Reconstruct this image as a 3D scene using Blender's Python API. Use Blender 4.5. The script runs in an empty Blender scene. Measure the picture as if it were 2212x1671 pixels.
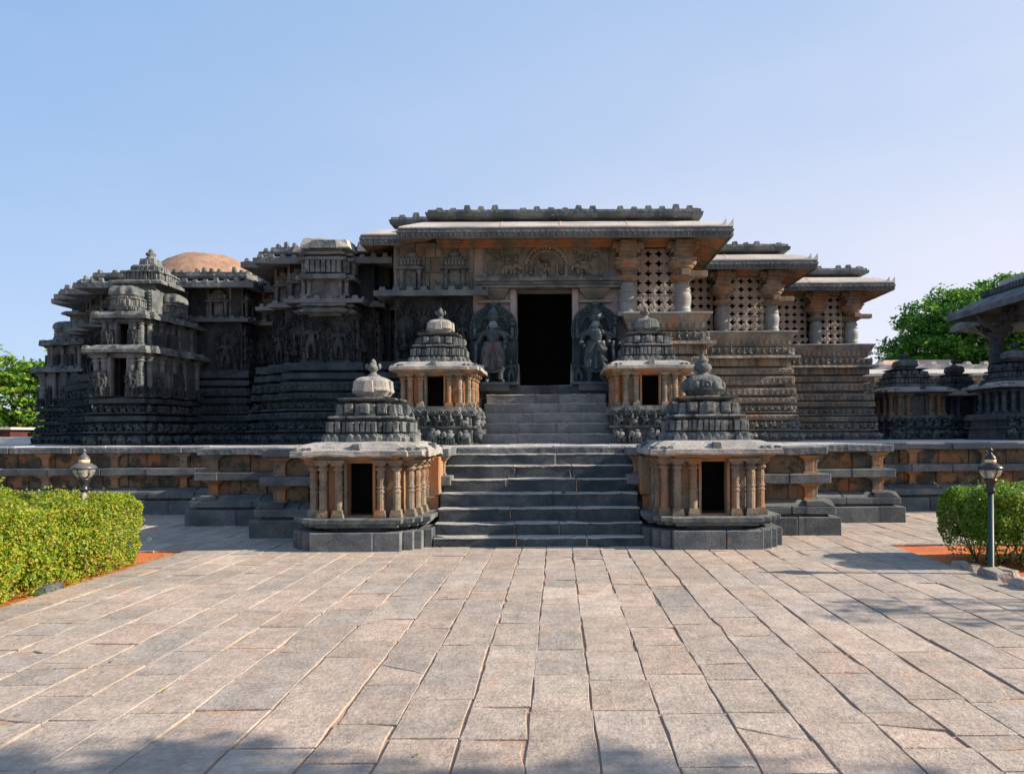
import bpy, bmesh, math, random
import numpy as np
from mathutils import Vector, Matrix, noise as mnoise

R = math.radians
PI = math.pi
rnd = random.Random(7)
scene = bpy.context.scene
COL = scene.collection

# ------------------------------------------------------------------ camera
EYE = 1.70
cam_data = bpy.data.cameras.new("camera")
cam_data.lens = 24.0
cam_data.sensor_width = 36.0
cam_data.shift_x = -0.0448
cam_data.shift_y = 0.0472
cam_data.clip_start = 0.05
cam_data.clip_end = 3000.0
cam = bpy.data.objects.new("camera", cam_data)
COL.objects.link(cam)
cam.location = (0.0, 0.0, EYE)
cam.rotation_euler = (R(90), R(0.3), 0)
scene.camera = cam

# ------------------------------------------------------------------ sky and sun
SUN_DIR = Vector((1.90, -0.13, 1.05)).normalized()
sun_el = math.asin(SUN_DIR.z)
sun_az = math.atan2(SUN_DIR.x, SUN_DIR.y)
world = bpy.data.worlds.new("World")
scene.world = world
world.use_nodes = True
wn, wl = world.node_tree.nodes, world.node_tree.links
wn.clear()
w_out = wn.new("ShaderNodeOutputWorld")
w_bg = wn.new("ShaderNodeBackground")
w_sky = wn.new("ShaderNodeTexSky")
w_sky.sky_type = 'NISHITA'
w_sky.sun_disc = False
w_sky.sun_elevation = sun_el
w_sky.sun_rotation = sun_az
w_sky.altitude = 900.0
w_sky.air_density = 1.0
w_sky.dust_density = 1.0
w_sky.ozone_density = 1.6
w_bg.inputs[1].default_value = 0.066
# a bright, lavender, slightly hazy sky: the Nishita light is evened out with a pale blue that whitens to the sunny side
tc = wn.new("ShaderNodeTexCoord")
sep = wn.new("ShaderNodeSeparateXYZ")
wl.new(tc.outputs['Generated'], sep.inputs[0])
hz = wn.new("ShaderNodeMath"); hz.operation = 'MULTIPLY_ADD'
hz.inputs[1].default_value = 0.50; hz.inputs[2].default_value = 0.34
wl.new(sep.outputs['X'], hz.inputs[0])
h2 = wn.new("ShaderNodeMath"); h2.operation = 'MULTIPLY_ADD'
h2.inputs[1].default_value = -0.95
wl.new(sep.outputs['Z'], h2.inputs[0])
wl.new(hz.outputs[0], h2.inputs[2])
h3 = wn.new("ShaderNodeMath"); h3.operation = 'ADD'; h3.inputs[1].default_value = 0.26
wl.new(h2.outputs[0], h3.inputs[0])
ramp = wn.new("ShaderNodeValToRGB")
ce = ramp.color_ramp.elements
ce[0].position = 0.0; ce[0].color = (2.5, 4.3, 7.2, 1)
ce[1].position = 1.0; ce[1].color = (8.1, 7.6, 8.3, 1)
e = ce.new(0.45); e.color = (4.5, 5.7, 7.9, 1)
e = ce.new(0.75); e.color = (6.3, 6.8, 8.2, 1)
cn = wn.new("ShaderNodeTexNoise"); cn.inputs['Scale'].default_value = 1.6; cn.inputs['Detail'].default_value = 5; cn.inputs['Roughness'].default_value = 0.55
cmap = wn.new("ShaderNodeMapping"); cmap.inputs['Scale'].default_value = (1.0, 1.0, 2.6); cmap.inputs['Rotation'].default_value = (0.0, 0.5, 0.0)
wl.new(tc.outputs['Generated'], cmap.inputs['Vector']); wl.new(cmap.outputs[0], cn.inputs['Vector'])
h4 = wn.new("ShaderNodeMath"); h4.operation = 'MULTIPLY_ADD'; h4.inputs[1].default_value = 0.42
wl.new(cn.outputs[0], h4.inputs[0]); wl.new(h3.outputs[0], h4.inputs[2])
wl.new(h4.outputs[0], ramp.inputs[0])
w_mix = wn.new("ShaderNodeMixRGB")
w_mix.inputs[0].default_value = 0.80
wl.new(w_sky.outputs[0], w_mix.inputs[1])
wl.new(ramp.outputs[0], w_mix.inputs[2])
wl.new(w_mix.outputs[0], w_bg.inputs[0])
wl.new(w_bg.outputs[0], w_out.inputs[0])

sun_data = bpy.data.lights.new("sun", 'SUN')
sun_data.energy = 5.0
sun_data.angle = R(0.5)
sun_data.color = (1.0, 0.87, 0.71)
sun = bpy.data.objects.new("sun", sun_data)
COL.objects.link(sun)
sun.rotation_euler = SUN_DIR.to_track_quat('Z', 'Y').to_euler()
sun.location = SUN_DIR * 60

scene.view_settings.view_transform = 'Standard'
scene.view_settings.look = 'None'
scene.view_settings.exposure = 0.95
scene.view_settings.gamma = 1.0
scene.cycles.max_bounces = 6
scene.cycles.diffuse_bounces = 3

_c, _s = math.cos(R(0.3)), math.sin(R(0.3))
def at(dx, dy, Y):
    """measuring aid: a point seen at (dx, dy) on a 2212 px wide print, at distance Y"""
    u, v = dx - 1205.0, 940.0 - dy
    return Vector(((u*_c + v*_s) * Y / 1475.0, Y, EYE + (-u*_s + v*_c) * Y / 1475.0))

# ------------------------------------------------------------------ materials
def new_mat(name):
    m = bpy.data.materials.new(name)
    m.use_nodes = True
    nt = m.node_tree
    b = nt.nodes["Principled BSDF"]
    return m, nt, nt.nodes, nt.links, b

def rgba(c): return (c[0], c[1], c[2], 1.0)

def stone(name, c1, c2, stain=(0.30, 0.13, 0.05), stain_amt=0.0, pale=(0.42, 0.40, 0.37), pale_amt=0.0,
          rough=0.85, bump=0.35, carve=0.0, grain=38.0, blotch=1.3, island=0.0, algae=0.0, algae_col=(0.045, 0.047, 0.035), tints=None, grainc=0.28, streak=0.0, mottle=0.0):
    m, nt, N, L, b = new_mat(name)
    geo = N.new("ShaderNodeNewGeometry")
    pos = geo.outputs['Position']
    def nz(scale, detail=4, rough_=0.6, src=None):
        t = N.new("ShaderNodeTexNoise"); t.inputs['Scale'].default_value = scale
        t.inputs['Detail'].default_value = detail; t.inputs['Roughness'].default_value = rough_
        L.new(src or pos, t.inputs['Vector']); return t
    def ramp_(src, a, bb):
        t = N.new("ShaderNodeMapRange"); t.interpolation_type = 'SMOOTHSTEP'
        t.inputs['From Min'].default_value = a; t.inputs['From Max'].default_value = bb
        L.new(src, t.inputs['Value']); return t.outputs[0]
    def mix(fac, a, bb, mode='MIX'):
        t = N.new("ShaderNodeMixRGB"); t.blend_type = mode
        if isinstance(fac, float): t.inputs[0].default_value = fac
        else: L.new(fac, t.inputs[0])
        for i, x in ((1, a), (2, bb)):
            if isinstance(x, tuple): t.inputs[i].default_value = rgba(x)
            else: L.new(x, t.inputs[i])
        return t.outputs[0]
    base = mix(ramp_(nz(blotch, 5).outputs[0], 0.35, 0.65), c1, c2)
    if island > 0:
        mr = N.new("ShaderNodeMapRange")
        mr.inputs['To Min'].default_value = 1 - island; mr.inputs['To Max'].default_value = 1 + island
        L.new(geo.outputs['Random Per Island'], mr.inputs['Value'])
        cb = N.new("ShaderNodeCombineXYZ")
        for i in range(3): L.new(mr.outputs[0], cb.inputs[i])
        base = mix(1.0, base, cb.outputs[0], 'MULTIPLY')
    if tints:           # every stone of a hue of its own
        m7 = N.new("ShaderNodeMath"); m7.operation = 'MULTIPLY'; m7.inputs[1].default_value = 7.13
        L.new(geo.outputs['Random Per Island'], m7.inputs[0])
        fr_ = N.new("ShaderNodeMath"); fr_.operation = 'FRACT'; L.new(m7.outputs[0], fr_.inputs[0])
        rp = N.new("ShaderNodeValToRGB"); el = rp.color_ramp.elements
        el[0].position = 0.0; el[0].color = rgba(tints[0]); el[1].position = 1.0; el[1].color = rgba(tints[-1])
        for i_, c_ in enumerate(tints[1:-1]):
            x_ = el.new((i_+1)/(len(tints)-1)); x_.color = rgba(c_)
        L.new(fr_.outputs[0], rp.inputs[0])
        base = mix(0.38, base, rp.outputs[0])
    if mottle > 0:
        tm = nz(4.6, 8, 0.72)
        mr2 = N.new("ShaderNodeMapRange"); mr2.inputs['From Min'].default_value = 0.32; mr2.inputs['From Max'].default_value = 0.68
        mr2.inputs['To Min'].default_value = 1 - mottle; mr2.inputs['To Max'].default_value = 1 + mottle
        L.new(tm.outputs[0], mr2.inputs['Value'])
        cb3 = N.new("ShaderNodeCombineXYZ")
        for i in range(3): L.new(mr2.outputs[0], cb3.inputs[i])
        base = mix(1.0, base, cb3.outputs[0], 'MULTIPLY')
    fine = nz(grain, 3, 0.7)
    sp = N.new("ShaderNodeMapRange"); sp.inputs['From Min'].default_value = 0.3; sp.inputs['From Max'].default_value = 0.7
    sp.inputs['To Min'].default_value = 1 - grainc; sp.inputs['To Max'].default_value = 1 + grainc
    L.new(fine.outputs[0], sp.inputs['Value'])
    cb2 = N.new("ShaderNodeCombineXYZ")
    for i in range(3): L.new(sp.outputs[0], cb2.inputs[i])
    base = mix(1.0, base, cb2.outputs[0], 'MULTIPLY')
    if stain_amt > 0:
        mp = N.new("ShaderNodeMapping"); mp.inputs['Scale'].default_value = (1.0, 1.0, 0.28)
        L.new(pos, mp.inputs['Vector'])
        t = nz(2.6, 5, 0.65, mp.outputs[0])
        lo = 0.72 - 0.42*stain_amt
        base = mix(ramp_(t.outputs[0], lo, lo + 0.17), base, stain)
    if algae > 0:       # dark growth in patches of its own
        t = nz(3.7, 6, 0.68)
        lo = 0.70 - 0.36*algae
        base = mix(ramp_(t.outputs[0], lo, lo + 0.14), base, algae_col)
    if pale_amt > 0:
        t = nz(6.5, 5, 0.7)
        lo = 0.74 - 0.34*pale_amt
        f = N.new("ShaderNodeMath"); f.operation = 'MULTIPLY'; f.inputs[1].default_value = 0.75
        L.new(ramp_(t.outputs[0], lo, lo + 0.10), f.inputs[0])
        base = mix(f.outputs[0], base, pale)
    L.new(base, b.inputs['Base Color'])
    b.inputs['Roughness'].default_value = rough
    b.inputs['Specular IOR Level'].default_value = 0.25
    # relief: grain plus (for carved stone) a cellular chisel pattern
    bp = N.new("ShaderNodeBump"); bp.inputs['Strength'].default_value = bump; bp.inputs['Distance'].default_value = 0.012
    mid = nz(11.0, 4, 0.7)
    ad = N.new("ShaderNodeMath"); ad.operation = 'ADD'
    L.new(mid.outputs[0], ad.inputs[0]); L.new(fine.outputs[0], ad.inputs[1])
    L.new(ad.outputs[0], bp.inputs['Height'])
    out_n = bp.outputs[0]
    if streak > 0:      # chisel marks across the slab
        mp2 = N.new("ShaderNodeMapping"); mp2.inputs['Scale'].default_value = (7.0, 34.0, 10.0)
        L.new(pos, mp2.inputs['Vector'])
        ts = nz(1.0, 4, 0.65, mp2.outputs[0])
        cr = ramp_(ts.outputs[0], 0.30, 0.52)
        b3 = N.new("ShaderNodeBump"); b3.inputs['Strength'].default_value = streak; b3.inputs['Distance'].default_value = 0.010
        L.new(cr, b3.inputs['Height']); L.new(out_n, b3.inputs['Normal'])
        out_n = b3.outputs[0]
    if carve > 0:
        v = N.new("ShaderNodeTexVoronoi"); v.inputs['Scale'].default_value = 9.0
        L.new(pos, v.inputs['Vector'])
        b2 = N.new("ShaderNodeBump"); b2.inputs['Strength'].default_value = carve; b2.inputs['Distance'].default_value = 0.05
        L.new(v.outputs['Distance'], b2.inputs['Height']); L.new(out_n, b2.inputs['Normal'])
        out_n = b2.outputs[0]
    L.new(out_n, b.inputs['Normal'])
    return m

ORANGE = (0.33, 0.150, 0.062)
M = {}
M['dark'] = stone('dark_soapstone', (0.017, 0.028, 0.034), (0.042, 0.056, 0.063), (0.12, 0.07, 0.045), 0.22, carve=0.45, bump=0.5, pale_amt=0.12, pale=(0.13, 0.14, 0.14), blotch=2.2)
M['dark_wall'] = stone('dark_wall_stone', (0.019, 0.027, 0.032), (0.048, 0.054, 0.057), (0.13, 0.075, 0.05), 0.28, carve=0.7, bump=0.55, pale_amt=0.15, pale=(0.16, 0.16, 0.15), blotch=2.0)
M['mid'] = stone('grey_green_stone', (0.060, 0.074, 0.077), (0.155, 0.162, 0.156), (0.24, 0.14, 0.08), 0.2, pale_amt=0.34, carve=0.3, bump=0.6, blotch=2.6)
M['warm'] = stone('rust_stained_stone', (0.12, 0.105, 0.082), (0.24, 0.185, 0.13), ORANGE, 0.74, algae=0.35, pale_amt=0.15, bump=0.45)
M['frieze'] = stone('carved_frieze_stone', (0.135, 0.125, 0.108), (0.285, 0.24, 0.19), (0.32, 0.165, 0.085), 0.45, carve=0.28, algae=0.2, bump=0.5)
M['roof'] = stone('pale_roof_stone', (0.33, 0.305, 0.28), (0.46, 0.425, 0.39), (0.46, 0.28, 0.18), 0.25, algae=0.12, algae_col=(0.16, 0.15, 0.14), bump=0.45, blotch=0.8)  # one pale base colour for roof slabs and eave tops
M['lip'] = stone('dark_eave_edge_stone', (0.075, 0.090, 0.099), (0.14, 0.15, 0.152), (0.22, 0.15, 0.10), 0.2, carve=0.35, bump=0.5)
M['column'] = stone('turned_column_stone', (0.16, 0.17, 0.17), (0.25, 0.255, 0.245), (0.30, 0.16, 0.08), 0.35, rough=0.6, bump=0.25)
M['jali'] = stone('pale_lattice_stone', (0.34, 0.28, 0.235), (0.46, 0.39, 0.33), (0.42, 0.24, 0.14), 0.3, carve=0.35, bump=0.4)
M['statue'] = stone('blue_black_statue_stone', (0.028, 0.041, 0.049), (0.066, 0.088, 0.098), (0.085, 0.058, 0.06), 0.45, rough=0.45, carve=0.0, bump=0.4, blotch=4)
M['step'] = stone('stair_stone', (0.033, 0.045, 0.053), (0.080, 0.090, 0.094), (0.17, 0.12, 0.09), 0.22, pale_amt=0.14, blotch=2.2, bump=0.5, island=0.2)
M['plinth'] = stone('plinth_stone', (0.062, 0.074, 0.081), (0.128, 0.132, 0.132), (0.24, 0.15, 0.09), 0.25, bump=0.6, island=0.25, blotch=2.0)
M['retain'] = stone('retaining_wall_stone', (0.065, 0.068, 0.056), (0.17, 0.125, 0.08), (0.25, 0.118, 0.052), 0.66, algae=0.70, pale_amt=0.1, bump=0.5, island=0.12)
M['slab'] = stone('platform_slab_stone', (0.36, 0.34, 0.32), (0.46, 0.43, 0.40), (0.42, 0.30, 0.22), 0.2, bump=0.5, island=0.15)
M['dome'] = stone('brick_roof_mound', (0.23, 0.14, 0.095), (0.33, 0.20, 0.14), (0.38, 0.27, 0.2), 0.3, bump=1.0, blotch=3, algae=0.15, algae_col=(0.12, 0.085, 0.065))
M['eave_slab'] = stone('small_eave_stone', (0.24, 0.225, 0.205), (0.36, 0.33, 0.30), (0.40, 0.24, 0.16), 0.25, bump=0.6, blotch=2.5, algae=0.25, algae_col=(0.12, 0.12, 0.11))
M['dusty'] = stone('dusty_carved_stone', (0.15, 0.16, 0.165), (0.26, 0.26, 0.25), (0.28, 0.17, 0.10), 0.25, bump=0.5, blotch=3)
M['dark_frieze'] = stone('dark_carved_stone', (0.027, 0.043, 0.050), (0.062, 0.080, 0.086), (0.12, 0.08, 0.055), 0.2, bump=0.5, blotch=3)
M['tan'] = stone('tan_pillar_stone', (0.135, 0.115, 0.088), (0.245, 0.19, 0.138), (0.27, 0.125, 0.055), 0.62, pale_amt=0.22, pale=(0.32, 0.28, 0.23), bump=0.5, blotch=4.0, algae=0.15)
M['ashlar'] = stone('grey_green_ashlar', (0.12, 0.125, 0.105), (0.20, 0.185, 0.15), (0.26, 0.13, 0.06), 0.35, bump=0.5, island=0.3, algae=0.35)
M['jamb'] = stone('pinkish_jamb_stone', (0.25, 0.21, 0.20), (0.34, 0.29, 0.275), (0.34, 0.20, 0.15), 0.3, bump=0.4, algae=0.1)
M['upstep'] = stone('upper_stair_stone', (0.12, 0.125, 0.125), (0.20, 0.19, 0.185), (0.24, 0.17, 0.14), 0.25, pale_amt=0.1, bump=0.6, island=0.25, blotch=3)
M['tread'] = stone('worn_tread_stone', (0.26, 0.25, 0.235), (0.36, 0.34, 0.31), (0.30, 0.20, 0.14), 0.2, bump=0.5, algae=0.2, algae_col=(0.12, 0.12, 0.115))
M['statue_face'] = stone('polished_statue_stone', (0.12, 0.17, 0.19), (0.18, 0.23, 0.25), rough=0.35, bump=0.15)
M['void'] = stone('painted_inner_shade', (0.018, 0.016, 0.016), (0.03, 0.028, 0.026))  # near-black base colour puts the gloom of rooms and chambers into the surface
M['pave'] = stone('paving_stone', (0.29, 0.248, 0.208), (0.39, 0.305, 0.245), (0.44, 0.27, 0.185), 0.32, mottle=0.24, pale=(0.50, 0.40, 0.32), pale_amt=0.22, bump=0.8, grain=24, blotch=0.9, island=0.16, grainc=0.12, streak=0.55, algae=0.16, algae_col=(0.17, 0.15, 0.135),
    tints=[(0.25, 0.25, 0.245), (0.39, 0.32, 0.265), (0.33, 0.285, 0.245), (0.42, 0.31, 0.245), (0.27, 0.26, 0.245), (0.47, 0.395, 0.335)])
M['mortar'] = stone('sandy_joint', (0.33, 0.20, 0.14), (0.42, 0.265, 0.185), bump=0.6)
M['soil'] = stone('red_earth', (0.42, 0.115, 0.038), (0.55, 0.165, 0.06), (0.35, 0.14, 0.07), 0.2, bump=0.9, grain=45)
M['earth'] = stone('dry_ground', (0.22, 0.17, 0.10), (0.30, 0.23, 0.14), bump=0.6)
M['rock'] = stone('edging_rock', (0.28, 0.24, 0.20), (0.38, 0.33, 0.28), bump=0.8)
M['bark'] = stone('bark', (0.05, 0.04, 0.032), (0.10, 0.08, 0.06), bump=0.9, grain=14)
M['whitewash'] = stone('whitewashed_wall', (0.55, 0.52, 0.47), (0.68, 0.65, 0.60), bump=0.3)
M['red_roof'] = stone('red_painted_shed', (0.055, 0.018, 0.018), (0.085, 0.024, 0.022), bump=0.3)
M['pink_roof'] = stone('pink_mortar_roof', (0.50, 0.30, 0.22), (0.60, 0.38, 0.29), bump=0.3)

def plain(name, col, rough=0.5, metal=0.0, trans=0.0, ior=1.45):
    m, nt, N, L, b = new_mat(name)
    b.inputs['Base Color'].default_value = rgba(col)
    b.inputs['Roughness'].default_value = rough
    b.inputs['Metallic'].default_value = metal
    b.inputs['Transmission Weight'].default_value = trans
    b.inputs['IOR'].default_value = ior
    t = N.new("ShaderNodeTexNoise"); t.inputs['Scale'].default_value = 30
    bp = N.new("ShaderNodeBump"); bp.inputs['Strength'].default_value = 0.06; bp.inputs['Distance'].default_value = 0.004
    L.new(t.outputs[0], bp.inputs['Height']); L.new(bp.outputs[0], b.inputs['Normal'])
    return m
M['black_metal'] = plain('black_painted_metal', (0.018, 0.020, 0.024), 0.32)
M['grey_metal'] = plain('faded_grey_metal', (0.085, 0.08, 0.085), 0.35)
M['brass'] = plain('cream_band', (0.72, 0.52, 0.22), 0.4)
M['post_grey'] = plain('grey_post_paint', (0.34, 0.30, 0.27), 0.6)
M['post_green'] = plain('green_post_paint', (0.022, 0.048, 0.048), 0.5)
M['glass'] = plain('lantern_glass', (0.93, 0.92, 0.88), 0.16, trans=0.9)
M['bulb'] = plain('lamp_bulb', (0.85, 0.78, 0.66), 0.5)

def leaf(name, cols, trans=0.35):
    m, nt, N, L, b = new_mat(name)
    geo = N.new("ShaderNodeNewGeometry")
    rp = N.new("ShaderNodeValToRGB"); rp.color_ramp.interpolation = 'LINEAR'
    el = rp.color_ramp.elements
    el[0].position = 0; el[0].color = rgba(cols[0]); el[1].position = 1; el[1].color = rgba(cols[-1])
    for i, c in enumerate(cols[1:-1]):
        x = el.new((i + 1) / (len(cols) - 1)); x.color = rgba(c)
    L.new(geo.outputs['Random Per Island'], rp.inputs[0])
    L.new(rp.outputs[0], b.inputs['Base Color'])
    b.inputs['Roughness'].default_value = 0.5
    b.inputs['Specular IOR Level'].default_value = 0.3
    tr = N.new("ShaderNodeBsdfTranslucent"); L.new(rp.outputs[0], tr.inputs[0])
    ms = N.new("ShaderNodeMixShader"); ms.inputs[0].default_value = trans
    L.new(b.outputs[0], ms.inputs[1]); L.new(tr.outputs[0], ms.inputs[2])
    L.new(ms.outputs[0], N["Material Output"].inputs[0])
    return m
M['hedge_leaf'] = leaf('yellow_green_hedge_leaf', [(0.06, 0.15, 0.012), (0.16, 0.29, 0.02), (0.30, 0.40, 0.03), (0.48, 0.34, 0.04), (0.14, 0.27, 0.02)], 0.42)
M['hedge_leaf_dark'] = leaf('green_hedge_leaf', [(0.035, 0.10, 0.010), (0.09, 0.20, 0.016), (0.18, 0.31, 0.026), (0.28, 0.36, 0.04)])
M['tree_leaf'] = leaf('rain_tree_leaf', [(0.030, 0.12, 0.014), (0.055, 0.19, 0.02), (0.11, 0.27, 0.025), (0.20, 0.34, 0.04)], 0.4)
M['tree_leaf_light'] = leaf('garden_tree_leaf', [(0.03, 0.12, 0.012), (0.08, 0.22, 0.02), (0.20, 0.33, 0.03), (0.32, 0.38, 0.06)], 0.4)
# ------------------------------------------------------------------ mesh builder
class MB:
    def __init__(self):
        self.v = []; self.f = []
    def add(self, vs, fs):
        o = len(self.v)
        self.v.extend([tuple(p) for p in vs])
        self.f.extend([tuple(i + o for i in f) for f in fs])
    def tpl(self, t, mat):
        vs, fs = t
        a = np.asarray(vs) @ np.array(mat.to_3x3()).T + np.array(mat.translation)
        self.add(a.tolist(), fs)
        return self
    def box(self, x0, x1, y0, y1, z0, z1, tx=0.0, ty=0.0):
        """box; tx, ty shrink the top"""
        vs = [(x0, y0, z0), (x1, y0, z0), (x1, y1, z0), (x0, y1, z0),
              (x0+tx, y0+ty, z1), (x1-tx, y0+ty, z1), (x1-tx, y1-ty, z1), (x0+tx, y1-ty, z1)]
        self.add(vs, [(3, 2, 1, 0), (4, 5, 6, 7), (0, 1, 5, 4), (1, 2, 6, 5), (2, 3, 7, 6), (3, 0, 4, 7)])
        return self
    def prism(self, plan, z0, z1):
        n = len(plan)
        self.add([(x, y, z0) for x, y in plan] + [(x, y, z1) for x, y in plan],
                 [tuple(range(n - 1, -1, -1)), tuple(range(n, 2*n))] +
                 [(i, (i+1) % n, n + (i+1) % n, n + i) for i in range(n)])
        return self
    def rings(self, rings, cap0=True, cap1=True):
        n = len(rings[0]); vs = [p for r in rings for p in r]; fs = []
        for k in range(len(rings) - 1):
            for i in range(n):
                j = (i + 1) % n
                fs.append((k*n + i, k*n + j, (k+1)*n + j, (k+1)*n + i))
        if cap0: fs.append(tuple(range(n - 1, -1, -1)))
        if cap1: fs.append(tuple((len(rings)-1)*n + i for i in range(n)))
        self.add(vs, fs)
        return self
    def moulded(self, plan, profile, cap0=True, cap1=True):
        """profile = [(z, offset)] swept round a plan polygon (counter-clockwise)"""
        self.rings([[(x, y, z) for x, y in offset(plan, d)] for z, d in profile], cap0, cap1)
        return self
    def lathe(self, cx, cy, prof, n=16, lobes=None):
        rr = []
        for r, z in prof:
            ring = []
            for i in range(n):
                a = 2*PI*i/n + (PI/n)
                k = lobes(a) if lobes else 1.0
                ring.append((cx + r*k*math.cos(a), cy + r*k*math.sin(a), z))
            rr.append(ring)
        self.rings(rr)
        return self
    def tube(self, pts, rads, n=6):
        pts = [Vector(p) for p in pts]
        rr = []
        for i, p in enumerate(pts):
            d = (pts[min(i+1, len(pts)-1)] - pts[max(i-1, 0)]).normalized()
            a = d.cross(Vector((0, 0, 1)))
            if a.length < 0.05: a = d.cross(Vector((0, 1, 0)))
            a.normalize(); b = d.cross(a)
            r = rads[i] if isinstance(rads, (list, tuple)) else rads
            rr.append([tuple(p + r*(math.cos(2*PI*k/n)*a + math.sin(2*PI*k/n)*b)) for k in range(n)][::-1])
        self.rings(rr)
        return self
    def ball(self, c, r, n=8, m=5):
        rx, ry, rz = r if isinstance(r, (tuple, list)) else (r, r, r)
        vs = [(c[0], c[1], c[2]-rz)]
        for j in range(1, m):
            t = -PI/2 + PI*j/m
            for i in range(n):
                a = 2*PI*i/n
                vs.append((c[0]+rx*math.cos(t)*math.cos(a), c[1]+ry*math.cos(t)*math.sin(a), c[2]+rz*math.sin(t)))
        vs.append((c[0], c[1], c[2]+rz))
        fs = [(0, 1+(i+1) % n, 1+i) for i in range(n)]
        for j in range(m-2):
            for i in range(n):
                k = 1 + j*n
                fs.append((k+i, k+(i+1) % n, k+n+(i+1) % n, k+n+i))
        top = len(vs)-1; k = 1+(m-2)*n
        fs += [(k+i, k+(i+1) % n, top) for i in range(n)]
        self.add(vs, fs)
        return self
    def torus(self, c, Rr, r, axis='Y', n=12, m=5, squash=1.0):
        vs = []; fs = []
        for i in range(n):
            a = 2*PI*i/n
            for j in range(m):
                b = 2*PI*j/m
                u = (Rr + r*math.cos(b))*math.cos(a); v = (Rr + r*math.cos(b))*math.sin(a)*squash; w = r*math.sin(b)
                p = (u, w, v) if axis == 'Y' else ((u, v, w) if axis == 'Z' else (w, u, v))
                vs.append((c[0]+p[0], c[1]+p[1], c[2]+p[2]))
        for i in range(n):
            for j in range(m):
                q = (i*m+j, ((i+1) % n)*m+j, ((i+1) % n)*m+(j+1) % m, i*m+(j+1) % m)
                fs.append(q if axis != 'Y' else q[::-1])
        self.add(vs, fs)
        return self
    def t(self): return (self.v, self.f)
    def build(self, name, mat, parent=None, rough=None, bevel=0.0, smooth=False, org=(0, 0, 0), kind=None, label=None, link=True):
        me = bpy.data.meshes.new(name)
        v = self.v
        if org != (0, 0, 0): v = [(a-org[0], b-org[1], c-org[2]) for a, b, c in v]
        me.from_pydata(v, [], self.f)
        me.update()
        if rough: roughen(me, *rough)
        if smooth:
            me.polygons.foreach_set("use_smooth", [True]*len(me.polygons))
        me.materials.append(M[mat] if isinstance(mat, str) else mat)
        o = bpy.data.objects.new(name, me)
        COL.objects.link(o)
        if parent: o.parent = parent
        if bevel:
            b = o.modifiers.new("edge", 'BEVEL'); b.width = bevel; b.segments = 1; b.limit_method = 'ANGLE'; b.angle_limit = R(35)
            b.use_clamp_overlap = True
        if kind: o['kind'] = kind
        if label: o['label'] = label
        return o

def roughen(me, maxlen=0.3, amp=0.012, freq=2.2):
    """weathered edges: long edges are cut and every vertex is moved a little by a noise of its place"""
    bm = bmesh.new(); bm.from_mesh(me)
    for _ in range(6):
        es = [e for e in bm.edges if e.calc_length() > maxlen]
        if not es or len(bm.verts) > 90000: break
        bmesh.ops.subdivide_edges(bm, edges=es, cuts=1, use_grid_fill=False)
    for v in bm.verts:
        d = mnoise.noise_vector(v.co*freq) + 0.6*mnoise.noise_vector(v.co*freq*4.1 + Vector((9, 3, 1)))
        v.co += d*amp
    bm.to_mesh(me); bm.free()

def offset(plan, d):
    n = len(plan); out = []
    for i in range(n):
        p0, p1, p2 = plan[i-1], plan[i], plan[(i+1) % n]
        e1 = (p1[0]-p0[0], p1[1]-p0[1]); e2 = (p2[0]-p1[0], p2[1]-p1[1])
        l1 = math.hypot(*e1); l2 = math.hypot(*e2)
        n1 = (e1[1]/l1, -e1[0]/l1); n2 = (e2[1]/l2, -e2[0]/l2)
        k = 1.0 + n1[0]*n2[0] + n1[1]*n2[1]
        if k < 0.15: k = 0.15
        out.append((p1[0] + d*(n1[0]+n2[0])/k, p1[1] + d*(n1[1]+n2[1])/k))
    return out

def stepped(a, steps=((1.0, 0.62), (0.90, 0.80), (0.80, 0.90))):
    """stepped square of half width a; counter-clockwise, front = -Y"""
    q = []
    pts = []
    # right half of the front, going +X: (half, depth)
    seq = [(s[1]*a, s[0]*a) for s in steps]
    for i, (h, dp) in enumerate(seq):
        pts.append((h, -dp))
        if i + 1 < len(seq): pts.append((h, -seq[i+1][1]))
    # pts ends near the corner (h, -dp); mirrored across the diagonal to go up the right side
    right = pts + [(-y, -x) for x, y in reversed(pts)]
    out = []
    for (x, y) in right:
        if not out or math.hypot(out[-1][0]-x, out[-1][1]-y) > 1e-5: out.append((x, y))
    q = list(out)
    full = []
    for k in range(4):
        c, s = [(1, 0), (0, 1), (-1, 0), (0, -1)][k]
        for x, y in q: full.append((c*x - s*y, s*x + c*y))
    res = []
    for p in full:
        if not res or math.hypot(res[-1][0]-p[0], res[-1][1]-p[1]) > 1e-5: res.append(p)
    if math.hypot(res[0][0]-res[-1][0], res[0][1]-res[-1][1]) < 1e-5: res.pop()
    return res

def tower_plan(a):
    """square with a projecting centre bay set off by narrow notches on each side"""
    q = [(-0.93, -0.93), (-0.52, -0.93), (-0.52, -0.85), (-0.40, -0.85), (-0.40, -1.0), (0.40, -1.0), (0.40, -0.85), (0.52, -0.85), (0.52, -0.93)]
    out = []
    for k in range(4):
        c, s = [(1, 0), (0, 1), (-1, 0), (0, -1)][k]
        out += [(a*(c*x - s*y), a*(s*x + c*y)) for x, y in q]
    return out

def edges_of(plan, d=0.0, minlen=0.12, skip_back=True):
    """edges of the offset plan: (p0, p1, direction, outward normal, length)"""
    q = offset(plan, d); out = []
    for i in range(len(q)):
        a, b = q[i], q[(i+1) % len(q)]
        l = math.hypot(b[0]-a[0], b[1]-a[1])
        if l < minlen: continue
        dr = ((b[0]-a[0])/l, (b[1]-a[1])/l); nm = (dr[1], -dr[0])
        if skip_back and nm[1] > 0.5: continue
        out.append((a, b, dr, nm, l))
    return out

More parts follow.
